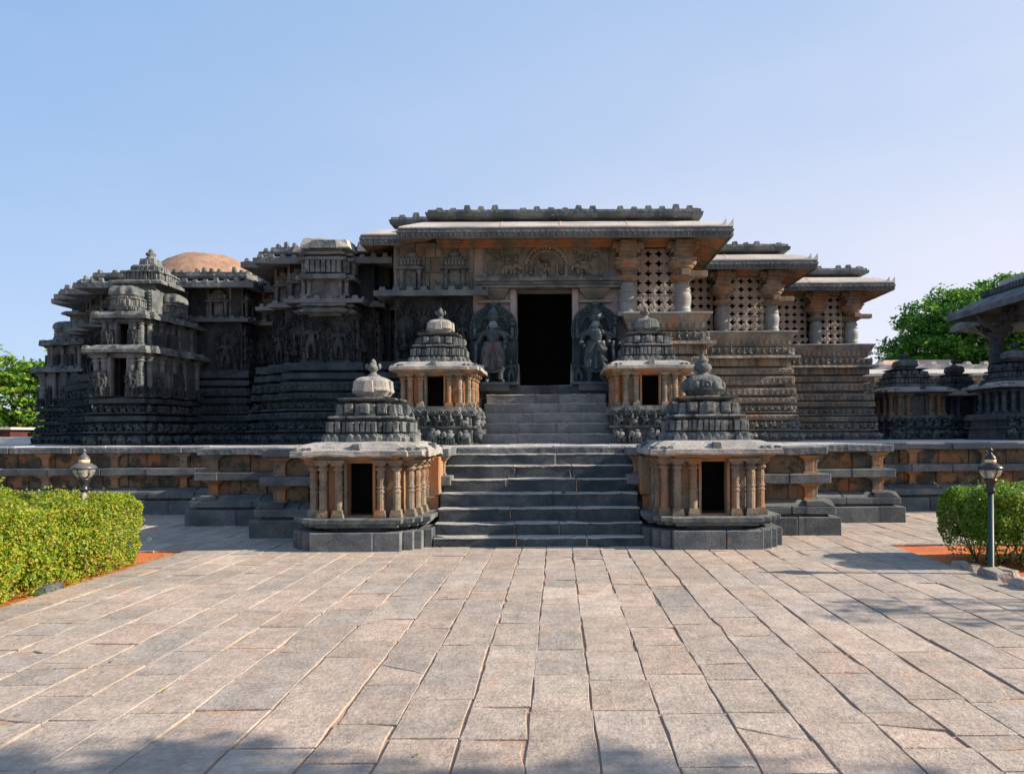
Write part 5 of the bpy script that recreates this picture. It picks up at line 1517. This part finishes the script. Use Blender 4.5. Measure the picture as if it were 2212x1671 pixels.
    for q in range(5):
        zz = 0.86 - 0.105*q
        for i in range(13):
            a = PI*(1.02 + 0.96*i/12); m.ball((s*0.02 + 0.25*math.cos(a), -0.14+0.19*math.sin(a), zz - 0.04*math.sin(PI*i/3.0)**2), 0.021, 6, 4)
    m.build('skirt', 'dark_frieze', root)
    m = MB()      # club, trident and drum held in the hands
    m.tube([(-s*0.37, -0.31, 0.98), (-s*0.40, -0.26, 0.55), (-s*0.42, -0.22, 0.06)], [0.035, 0.05, 0.075], 8); m.ball((-s*0.37, -0.31, 1.0), 0.045, 8, 5)
    m.tube([(-0.43, -0.12, 1.25), (-0.43, -0.12, 1.66)], 0.016, 6); m.torus((-0.43, -0.12, 1.66), 0.05, 0.014, 'Y', 9, 5); m.ball((-0.43, -0.12, 1.74), (0.018, 0.018, 0.05), 6, 4)
    m.ball((0.44, -0.12, 1.50), (0.05, 0.04, 0.06), 8, 5); m.ball((0.44, -0.12, 1.60), (0.06, 0.04, 0.04), 8, 5)
    m.ball((s*0.27, -0.32, 0.90), (0.05, 0.05, 0.055), 8, 5)
    m.build('emblems', 'statue', root, smooth=True)
    m = MB()      # small attendants at the feet
    for q in (-1, 1):
        mm = Matrix.Translation((q*0.40, -0.03, 0.03)) @ Matrix.Scale(0.62, 4)
        m.tpl(deity_templates[0 if q > 0 else 1], mm)
    m.build('attendant', 'dark_frieze', root)
    m = MB(); m.box(-0.56, 0.56, -0.30, 0.22, -0.04, 0.035); m.build('footing', 'statue', root, rough=(0.2, 0.006), bevel=0.01)
    root.scale = (1.10, 1.0, 1.0)
    return root
guardian('guardian_statue', 'crowned four armed guardian figure in relief on a round topped slab, left of the doorway', -1.60, False, 1)
guardian('guardian_statue', 'crowned four armed guardian figure on a pointed slab, right of the doorway', 0.96, True, 2)
# ------------------------------------------------------------------ shrines and pavilion to the right
SHADE_DK = ('plinth', 'dark_wall', 'step')  # darker stones put the pavilion's shade into these two shrines' colour
a_ = shrine('small_shrine', 'shrine at the right end of the carved bays with a pierced square screen', 12.72, 25.0, PT, base='frieze', seed=51, blocked=True, mats=('mid', 'ashlar', 'mid'), group='shrines at the right end of the platform')
a_.scale = (1.25, 1.25, 0.985)
b2_ = shrine('small_shrine', 'dark shaded shrine, middle of the three towards the right edge', 15.45, 26.6, PT, base='frieze', seed=52, blocked=True, mats=SHADE_DK, group='shrines at the right end of the platform', stone_dome='step', colm='step')
b2_.scale = (1.0, 1.0, 0.96)
c2_ = shrine('small_shrine', 'dark shrine at the right edge in front of the open pavilion columns', 14.05, 21.0, PT, base='frieze', seed=53, blocked=True, mats=SHADE_DK, group='shrines at the right end of the platform', stone_dome='plinth', colm='step')
c2_.scale = (1.04, 1.04, 0.93)

pav = empty('pillared_pavilion', 'open pavilion with round columns and broad sloping stone eave at the right edge', 'pavilion', (18, 21, PT))
OV = (18, 21, PT)
PV = [(15.5, 15), (24, 15), (24, 27.0), (17.1, 27.0), (17.1, 24.45), (15.5, 24.45)]
def pvb(m, n, mat, **k): return m.build(n, mat, k.pop('parent', pav), org=OV, **k)
m = MB(); m.moulded(PV, [(PT-0.02, 0.30), (1.9, 0.30), (1.95, 0.12), (2.5, 0.12), (2.55, 0.3), (2.75, 0.3), (2.8, 0.08), (3.3, 0.08), (3.32, 0.2), (3.4, 0.2), (3.41, -0.3)]); pvb(m, 'basement', 'step', rough=(0.6, 0.01))
m = MB(); m.moulded(PV, [(5.85, -0.25), (6.12, -0.25), (6.13, 0.0), (6.25, 0.0), (6.05, 0.6), (5.84, 0.96), (5.83, 1.0), (6.05, 1.0), (6.06, 0.96), (6.35, 0.55), (6.55, 0.15), (6.58, 0.0)], True, True)
for s_ in (0.0,):
    t_ = MB(); t_.box(-0.10, 0.05, -0.05, 0.08, 0, 0.25, 0.03, 0.02); m.tpl(t_.t(), Matrix.Translation((14.62, 25.35, 6.03)))
pvb(m, 'eave', 'plinth', rough=(0.5, 0.010), bevel=0.01)
m = MB(); m.moulded(PV, [(6.5, 0.0), (6.56, 0.22), (6.60, 0.22), (6.80, 0.10), (6.81, -0.1)]); along(m, PV, 0.16, 6.6, 6.77, [TRIB], 0.16, 0.08, rg=rg, skip_left=False)
pvb(m, 'parapet', 'step', rough=(0.5, 0.01))
m = MB(); m.moulded(offset(PV, -0.15), [(6.7, 0.0), (7.08, -0.06), (7.12, -0.4)])
for y in (18.0, 20.5, 23.0): m.box(15.45, 15.8, y-0.35, y+0.35, 6.82, 6.95)
pvb(m, 'roof_kerb', 'roof', rough=(0.5, 0.012))
def simple_column(x, y):
    m = MB()
    m.lathe(x, y, [(0.24, 3.38), (0.24, 3.5), (0.18, 3.55), (0.20, 3.9), (0.235, 4.25), (0.18, 4.45), (0.215, 4.47), (0.215, 4.55), (0.175, 4.58), (0.215, 4.85), (0.15, 5.0), (0.33, 5.12), (0.33, 5.18), (0.16, 5.24), (0.16, 5.34), (0.32, 5.5)], 20)
    o = pvb(m, 'column', 'step', smooth=True)
    k = MB(); k.box(x-0.32, x+0.32, y-0.32, y+0.32, 5.48, 5.62); k.box(x-0.6, x+0.6, y-0.18, y+0.18, 5.62, 5.9, 0.0, 0); k.box(x-0.182, x+0.182, y-0.6, y+0.6, 5.623, 5.893, 0, 0)
    for q in (-1, 1):
        k.tube([(x+q*0.3, y, 5.55), (x+q*0.55, y, 5.68), (x+q*0.85, y, 6.02)], [0.08, 0.07, 0.05], 6); k.tube([(x, y+q*0.3, 5.55), (x, y+q*0.55, 5.68), (x, y+q*0.85, 6.02)], [0.08, 0.07, 0.05], 6)
    k.build('bracket', 'plinth', o, org=OV)
for x, y in ((15.65, 24.25), (17.15, 26.8), (15.65, 20.9), (15.65, 17.6), (19.3, 26.8), (21.5, 26.8), (19.3, 20.9)): simple_column(x, y)

clo = empty('long_cloister', 'long low sunlit cloister with pale roof beyond the shrines on the right', 'building', (26, 41, 0))
OC = (26, 41, 0)
m = MB(); m.box(17, 40, 41.2, 44, 0, 5.1)
w_ = m.build('wall', 'warm', clo, org=OC)
m = MB(); m.moulded([(17, 41.2), (40, 41.2), (40, 46), (17, 46)], [(5.15, 0.0), (5.10, 0.8), (5.25, 0.85), (5.55, 0.2), (5.6, 0.0)]); m.build('eave', 'slab', clo, org=OC, rough=(0.8, 0.02))
m = MB(); m.box(17, 40, 41.1, 41.5, 5.6, 5.85)
for i in range(22): m.box(17.2 + i*1.05, 17.55 + i*1.05, 41.0, 41.5, 5.84, 6.02, 0.08, 0.05)
m.build('parapet', 'slab', clo, org=OC, rough=(0.8, 0.02))
m = MB(); m.box(20.2, 25.4, 42.5, 45, 5.6, 6.35, 0.5, 0.8); m.build('roof_mortar', 'pink_roof', clo, org=OC, rough=(0.8, 0.05))
for i in range(12):
    m = MB(); x = 17.8 + i*1.9; m.box(x-0.22, x+0.22, 40.7, 41.15, 1.4, 4.4); m.box(x-0.7, x+0.7, 40.6, 41.2, 4.4, 5.08, -0.2, 0); m.build('pier', 'frieze', clo, org=OC, rough=(0.6, 0.02))
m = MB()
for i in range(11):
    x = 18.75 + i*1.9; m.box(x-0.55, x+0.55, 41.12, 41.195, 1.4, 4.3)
m.build('bay_shade_panels', 'void', clo, org=OC)  # near-black panels on the solid wall stand in for shade between piers

wallo = empty('boundary_wall', 'low whitewashed wall beyond the left end of the platform', 'wall', (-27, 30, 0))
m = MB(); m.box(-36, -22.2, 30.0, 30.35, -0.1, 1.68); m.build('wall', 'whitewash', wallo, org=(-27, 30, 0), rough=(0.6, 0.02))
m = MB(); m.box(-36, -22.1, 29.95, 30.4, 1.68, 1.76); m.build('coping', 'whitewash', wallo, org=(-27, 30, 0), rough=(0.6, 0.02))
shed = empty('red_shed', 'small dark red shed behind the low white wall at the left edge', 'shed', (-28, 32, 0))
m = MB(); m.box(-34, -25.2, 31.4, 33, -0.1, 2.1); m.build('wall', 'red_roof', shed, org=(-28, 32, 0))
m = MB(); m.box(-34.3, -25.0, 31.2, 33.2, 2.1, 2.2); m.build('roof', 'whitewash', shed, org=(-28, 32, 0))
m = MB()
for i in range(8): m.box(-33.6+i*1.1, -33.5+i*1.1, 31.3, 31.4, 0, 2.1)
m.build('post', 'red_roof', shed, org=(-28, 32, 0))
# ------------------------------------------------------------------ leaves
nr = np.random.default_rng(12)
def leaf_mesh(name, pts, nrm, size, mat, parent=None, org=(0, 0, 0), aspect=0.55, spread=0.9, var=0.35):
    n = len(pts)
    d = nrm + nr.normal(0, spread, (n, 3)); d /= np.linalg.norm(d, axis=1)[:, None] + 1e-9
    u = np.cross(d, nr.normal(0, 1, (n, 3))); u /= np.linalg.norm(u, axis=1)[:, None] + 1e-9
    w = np.cross(d, u)
    s = size*(1 + nr.uniform(-var, var, n))[:, None]
    a = pts - np.array(org)
    # kite-shaped leaf: stem, side, tip, side
    V = np.stack([a - u*s*0.5, a + w*s*aspect*0.5 + u*s*0.05, a + u*s*0.5, a - w*s*aspect*0.5 + u*s*0.05], 1).reshape(-1, 3)
    me = bpy.data.meshes.new(name)
    me.vertices.add(4*n); me.vertices.foreach_set("co", V.astype(np.float32).ravel())
    me.loops.add(4*n); me.loops.foreach_set("vertex_index", np.arange(4*n, dtype=np.int32))
    me.polygons.add(n); me.polygons.foreach_set("loop_start", np.arange(0, 4*n, 4, dtype=np.int32)); me.polygons.foreach_set("loop_total", np.full(n, 4, dtype=np.int32))
    me.update(calc_edges=True)
    me.materials.append(M[mat])
    o = bpy.data.objects.new(name, me); COL.objects.link(o)
    if parent: o.parent = parent
    return o

def hedge(name, label, x0, x1, y0, y1, z1, n, mat, open_foot, seed, side):
    rg = random.Random(seed)
    org = ((x0+x1)/2, (y0+y1)/2, 0)
    root = empty(name, label, 'hedge', org, 'clipped hedges beside the paved walk')
    # leaf points: shell of a rounded box with lumps
    A = {'L': (y1-y0)*z1, 'R': (y1-y0)*z1, 'F': (x1-x0)*z1, 'B': (x1-x0)*z1*0.6, 'T': (x1-x0)*(y1-y0)}
    A['L' if side > 0 else 'R'] *= 0.15
    ks = list(A); pr = np.array([A[k] for k in ks]); pr /= pr.sum()
    which = nr.choice(len(ks), n, p=pr)
    u, v = nr.random(n), nr.random(n); dep = nr.exponential(0.055, n)
    P = np.zeros((n, 3)); Nn = np.zeros((n, 3))
    for i, k in enumerate(ks):
        q = which == i
        if k in 'LR':
            s = -1 if k == 'L' else 1
            P[q] = np.stack([np.where(s < 0, x0 + dep[q], x1 - dep[q]), y0+(y1-y0)*u[q], z1*v[q]], 1); Nn[q] = (s, 0, 0.25)
        elif k in 'FB':
            s = -1 if k == 'F' else 1
            P[q] = np.stack([x0+(x1-x0)*u[q], np.where(s < 0, y0 + dep[q], y1 - dep[q]), z1*v[q]], 1); Nn[q] = (0, s, 0.25)
        else:
            P[q] = np.stack([x0+(x1-x0)*u[q], y0+(y1-y0)*v[q], z1 - dep[q]], 1); Nn[q] = (0, 0, 1)
    # round the corners, pinch the foot, add lumps
    c = np.array([(x0+x1)/2, (y0+y1)/2]); hx, hy = (x1-x0)/2, (y1-y0)/2
    rel = (P[:, :2]-c)/np.array([hx, hy])
    zf = P[:, 2]/z1
    for ax, h in ((0, hx), (1, hy)):
        edge = np.clip((np.abs(rel[:, ax])*h - (h-0.35))/0.35, 0, 1)
        P[:, 2] -= 0.08*edge**2*np.clip(zf, 0, 1)*(zf > 0.6)
        P[:, ax] -= np.sign(rel[:, ax])*edge*(0.11*np.clip(0.45-zf, 0, 1)**1.0*2 + 0.02*np.clip(zf-0.75, 0, 1)*4)
        other = np.abs(rel[:, 1-ax])*(hy if ax == 0 else hx) - ((hy if ax == 0 else hx)-0.3)
        P[:, ax] -= np.sign(rel[:, ax])*edge*np.clip(other/0.3, 0, 1)**2*0.06
    L = np.array([mnoise.noise(Vector((p[0]*2.6+seed, p[1]*2.6, p[2]*2.6))) + 0.5*mnoise.noise(Vector((p[0]*6+seed, p[1]*6, p[2]*6))) for p in P])
    P += Nn*(L*0.11)[:, None]
    keep = nr.random(n) < np.clip(0.35 + 1.1*(L+0.55), 0.25, 1)
    if open_foot:
        keep &= nr.random(n) < np.clip((P[:, 2]-0.05)/0.35, 0.10, 1)
    keep &= P[:, 2] > 0.0
    P, Nn = P[keep], Nn[keep]
    # loose shoots on top
    sh = []
    for i in range(int((x1-x0)*(y1-y0)*13)):
        b = np.array([rg.uniform(x0+0.1, x1-0.1), rg.uniform(y0+0.1, y1-0.1), z1-0.04]); dr = np.array([rg.gauss(0, 0.3), rg.gauss(0, 0.3), 1.0]); l = rg.uniform(0.04, 0.20)*(1.7 if rg.random() < 0.15 else 0.8)
        for k in range(int(l/0.012)): sh.append(b + dr*(k*0.012) + np.array([rg.gauss(0, 0.012) for _ in range(3)]))
    for i in range(int((y1-y0)*z1*14)):
        xx = x1 if side > 0 else x0
        b = np.array([xx - side*0.05, rg.uniform(y0, y1), rg.uniform(0.2, z1)]); dr = np.array([side*1.0, rg.gauss(0, 0.5), rg.uniform(0, 0.8)]); l = rg.uniform(0.03, 0.14)
        for k in range(int(l/0.012)): sh.append(b + dr*(k*0.012) + np.array([rg.gauss(0, 0.012) for _ in range(3)]))
    sh = np.array(sh); P = np.concatenate([P, sh]); Nn = np.concatenate([Nn, np.tile([[0, 0, 1.0]], (len(sh), 1))])
    leaf_mesh('foliage', P, Nn, 0.029, mat, root, org, 0.6, 0.75, 0.6)
    # twiggy inside
    m = MB()
    for i in range(int((x1-x0)*(y1-y0)*9)):
        x, y = rg.uniform(x0+0.25, x1-0.25), rg.uniform(y0+0.25, y1-0.25)
        for k in range(4):
            a = rg.uniform(0, 2*PI); r = rg.uniform(0.12, 0.40); h = rg.uniform(0.45, 0.95)*z1
            m.tube([(x, y, -0.04), (x+0.4*r*math.cos(a), y+0.4*r*math.sin(a), 0.35*h), (x+r*math.cos(a), y+r*math.sin(a), h)], [0.012, 0.009, 0.004], 4)
    m.build('stems', 'bark', root, org=org)
    # dense inner mass of leaves so that light does not pass
    k = int(n*0.35)
    Q = np.stack([nr.uniform(x0+0.15, x1-0.15, k), nr.uniform(y0+0.15, y1-0.15, k), nr.uniform(0.30 if open_foot else 0.06, z1-0.12, k)], 1)
    leaf_mesh('inner_leaves', Q, nr.normal(0, 1, (k, 3)), 0.06, mat, root, org, 0.7)
    return root
hedge('clipped_hedge', 'bright yellow green clipped hedge in full sun at the left edge', -9.2, -5.60, 5.2, 9.40, 0.98, 135000, 'hedge_leaf', False, 3, 1)
hedge('clipped_hedge', 'dark green leggy hedge with bare stems at its foot on the right edge', 5.28, 9.6, 8.45, 9.65, 1.0, 95000, 'hedge_leaf_dark', True, 5, -1)

# fallen leaves along the left bed edge
rg = random.Random(8)
pts = np.array([[BED_L - abs(rg.gauss(0, 0.10)) + 0.05, rg.uniform(3, 10), 0.012 + rg.random()*0.01] for _ in range(420)])
pts = np.concatenate([pts, np.array([[rg.uniform(BED_L, -1.0) + rg.uniform(-0.3, 0.3), rg.uniform(3, 10), 0.012] for _ in range(50)])])
lo = leaf_mesh('fallen_leaves', pts, np.tile([[0, 0, 1.0]], (len(pts), 1)), 0.035, 'hedge_leaf', None, (0, 0, 0), 0.6, 0.3)
lo['kind'] = 'stuff'; lo['label'] = 'scattered fallen leaves along the edge of the left bed'

# edging stones of the right bed
rg = random.Random(14)
def edging(x, y, sx, sy, sz, label, rz, mat='rock'):
    m = MB(); m.box(-sx/2, sx/2, -sy/2, sy/2, -0.06, sz, sx*0.10, sy*0.10)
    o = m.build('edging_stone', mat, None, rough=(0.07, 0.022, 5), bevel=0.01)
    o.location = (x, y, 0); o.rotation_euler = (0, 0, rz); tag(o, label, 'stone', 'loose stones edging the right bed')
edging(5.14, 8.62, 0.16, 0.42, 0.07, 'grey rounded edging stone, farthest of the row beside the right hedge', 0.15)
edging(5.17, 8.10, 0.20, 0.50, 0.085, 'long split edging stone in front of the right lamp post', -0.1)
edging(5.42, 8.28, 0.15, 0.32, 0.06, 'small grey stone on the red soil behind the long edging stone', 0.3)
edging(5.18, 7.50, 0.26, 0.36, 0.10, 'pale blocky edging stone nearest the right edge of the picture', 0.05)
edging(-5.70, 7.62, 0.14, 0.34, 0.06, 'dark flat stone lying under the left hedge', 0.1, 'step')

# ------------------------------------------------------------------ garden lamps
def lamp(name, label, p, post_mat, hat_mat):
    x, y = p
    root = empty(name, label, 'lamp', (x, y, 0.025 if y > 8.4 else -0.02), 'garden lamps beside the hedges')
    m = MB(); m.lathe(0, 0, [(0.055, -0.05), (0.055, 0.04), (0.033, 0.06), (0.031, 1.02)], 16); m.build('post', post_mat, root, smooth=True)
    m = MB()
    m.lathe(0, 0, [(0.046, 1.00), (0.052, 1.015), (0.052, 1.04), (0.045, 1.05), (0.048, 1.10), (0.066, 1.135), (0.070, 1.15), (0.070, 1.165), (0.05, 1.17)], 20)
    for a in (0.4, 2.5, 4.6): m.ball((0.058*math.cos(a), 0.058*math.sin(a), 1.035), 0.013, 8, 5)
    m.build('collar', 'black_metal', root, smooth=True)
    gl = MB(); n = 24
    prof = [(0.060, 1.165), (0.082, 1.185), (0.104, 1.215), (0.118, 1.25), (0.124, 1.29), (0.120, 1.292), (0.114, 1.25), (0.100, 1.217), (0.078, 1.189), (0.056, 1.170)]
    gl.lathe(0, 0, prof, n); gl.build('glass', 'glass', root, smooth=True)
    m = MB(); m.lathe(0, 0, [(0.02, 1.165), (0.028, 1.19), (0.03, 1.22), (0.022, 1.26), (0.004, 1.272)], 12); m.build('bulb', 'bulb', root, smooth=True)
    m = MB()
    for k in range(6):
        a = PI/6 + k*PI/3
        m.tube([((r+0.002)*math.cos(a), (r+0.002)*math.sin(a), z) for r, z in prof[:5]], 0.0055, 5)
    m.build('glazing_bar', 'black_metal', root)
    m = MB(); m.lathe(0, 0, [(0.120, 1.286), (0.138, 1.288), (0.140, 1.30), (0.128, 1.318), (0.092, 1.345), (0.062, 1.362), (0.055, 1.366)], 28); m.build('hat', hat_mat, root, smooth=True)
    m = MB(); m.lathe(0, 0, [(0.058, 1.362), (0.060, 1.370), (0.060, 1.402), (0.055, 1.405)], 24); m.build('band', 'brass', root, smooth=True)
    m = MB(); m.lathe(0, 0, [(0.062, 1.404), (0.066, 1.412), (0.052, 1.435), (0.030, 1.462), (0.020, 1.475), (0.013, 1.485), (0.022, 1.50), (0.024, 1.518), (0.014, 1.535), (0.003, 1.546)], 20)
    m.build('finial', hat_mat, root, smooth=True)
    return root
pl_ = at(183, 1245, 8.6); lamp('garden_lamp', 'black and cream globe lamp on a pale post rising from the left hedge', (pl_.x, 8.6), 'post_grey', 'grey_metal')
pr_ = at(2141, 1243, 8.25); lamp('garden_lamp', 'black globe lamp on a dark green post in front of the right hedge', (pr_.x, 8.25), 'post_green', 'black_metal')

# ------------------------------------------------------------------ trees
def tree(name, label, x, y, trunk_h, crown, n_clump, per, lsize, mat, seed, trunk_r=0.4, group=None, umbrella=False, lean=(0, 0), limbs=9, cs=0.14, sprd=0.9):
    """crown = (cx, cy, cz, rx, ry, rz) ; leaves gathered in clumps on and in the crown volume, limbs reach to the clumps"""
    rg = random.Random(seed); org = (x, y, 0)
    root = empty(name, label, 'tree', org, group)
    cx, cy, cz, rx, ry, rz = crown
    C = []
    while len(C) < n_clump:
        v = Vector((rg.gauss(0, 1), rg.gauss(0, 1), rg.gauss(0, 1))).normalized()
        r = rg.uniform(0.45, 1.0)**0.6
        if umbrella and v.z < -0.25: continue
        p = Vector((v.x*rx*r, v.y*ry*r, v.z*rz*r))
        lump = 1 + 0.22*mnoise.noise(Vector((v.x*2.2+seed, v.y*2.2, v.z*2.2)))
        C.append(Vector((cx, cy, cz)) + p*lump)
    P = []; Nn = []
    for c in C:
        k = int(per*rg.uniform(0.6, 1.4)); s = cs*max(rx, rz)*rg.uniform(0.7, 1.3)
        q = nr.normal(0, 1, (k, 3)); q[:, 2] *= 0.45; q *= s*0.55
        P.append(q + np.array(c)); Nn.append(np.tile([[0, 0, 1.0]], (k, 1)))
    leaf_mesh('crown', np.concatenate(P), np.concatenate(Nn), lsize, mat, root, org, 0.55, sprd)
    m = MB(); top = Vector((x+lean[0], y+lean[1], trunk_h))
    m.tube([(x, y, -0.2), (x + lean[0]*0.4, y+lean[1]*0.4, trunk_h*0.5), tuple(top)], [trunk_r*1.25, trunk_r, trunk_r*0.8], 10)
    for i in range(limbs):
        e = C[rg.randrange(len(C))]
        mid = top.lerp(e, 0.45) + Vector((rg.uniform(-.5, .5), rg.uniform(-.5, .5), rg.uniform(-0.2, 0.7)))*0.12*rx
        m.tube([tuple(top - Vector((0, 0, trunk_h*0.06))), tuple(top.lerp(mid, 0.5) + Vector((0, 0, -0.03*rz))), tuple(mid), tuple(mid.lerp(e, 0.6)), tuple(e)], [trunk_r*0.50, trunk_r*0.40, trunk_r*0.28, trunk_r*0.15, trunk_r*0.05], 7)
        for k in range(3):
            e2 = C[rg.randrange(len(C))]
            if (e2 - mid).length < 0.8*rx: m.tube([tuple(mid), tuple(mid.lerp(e2, 0.5) + Vector((0, 0, 0.1))), tuple(e2)], [trunk_r*0.2, trunk_r*0.12, trunk_r*0.04], 5)
    m.build('trunk', 'bark', root, org=org, smooth=True)
    return root
tree('rain_tree', 'broad umbrella shaped rain tree behind the shrines on the right', 31.2, 48, 6.2, (30.9, 48, 6.9, 7.5, 6.2, 5.6), 900, 95, 0.27, 'tree_leaf', 3, 0.55, umbrella=True, limbs=16, cs=0.085)
tree('leafy_tree', 'bushy sunlit green tree beyond the left end of the temple', -26.6, 34, 2.2, (-26.5, 34, 3.3, 3.1, 2.6, 2.4), 200, 110, 0.24, 'tree_leaf_light', 4, 0.22)
tree('leafy_tree', 'smaller tree showing above the bushes beside the leftmost temple tower', -24.3, 36, 3.6, (-24.2, 36, 5.5, 2.0, 1.8, 1.2), 40, 70, 0.22, 'tree_leaf', 6, 0.15)
# a palm beyond the left edge
rgp = random.Random(3); px_, py_, pz_ = -26.6, 30.0, 5.75
palm = empty('palm_tree', 'palm whose yellow green frond tips enter at the left edge', 'tree', (px_, py_, 0))
m = MB(); m.tube([(px_+0.5, py_, -0.1), (px_+0.25, py_, 2.5), (px_, py_, pz_)], [0.22, 0.16, 0.13], 10); m.build('trunk', 'bark', palm, org=(px_, py_, 0), smooth=True)
PP, NN_ = [], []
for i in range(22):
    a = rgp.uniform(0, 2*PI); up = rgp.uniform(-0.1, 1.0); L_ = rgp.uniform(1.6, 2.3)
    for k in range(40):
        t_ = (k+1)/40; x_ = L_*t_*math.cos(0.7*up); z_ = L_*t_*math.sin(0.9*up) - 0.9*t_*t_*L_*0.6
        for s_ in (-1, 1):
            w_ = 0.16*(1-abs(t_-0.4)); PP.append((px_+x_*math.cos(a)-s_*w_*math.sin(a), py_+x_*math.sin(a)+s_*w_*math.cos(a), pz_+z_-0.05)); NN_.append((0, 0, 1.0))
leaf_mesh('crown', np.array(PP), np.array(NN_), 0.34, 'tree_leaf_light', palm, (px_, py_, 0), 0.16, 0.35)
# a light tree and another beyond the right edge, whose shade falls on the walk
tree('leafy_tree', 'tall tree standing beyond the right edge whose shade falls across the front paving', 9.8, 1.4, 4.2, (9.35, 1.92, 6.2, 1.2, 1.35, 0.75), 50, 95, 0.16, 'tree_leaf', 8, 0.16, limbs=10, cs=0.2)
tree('leafy_tree', 'low spreading tree beyond the right edge shading the near end of the walk', 12.6, 1.1, 4.2, (12.0, 1.60, 6.2, 1.7, 1.2, 0.7), 55, 70, 0.16, 'tree_leaf', 10, 0.14, limbs=10, cs=0.2)
tree('leafy_tree', 'slender tree beyond the right edge whose dappled shade lies beside the right bed', 12.4, 6.4, 3.2, (11.9, 5.95, 4.4, 1.2, 0.55, 0.5), 20, 18, 0.11, 'tree_leaf', 9, 0.10, limbs=10, cs=0.16)
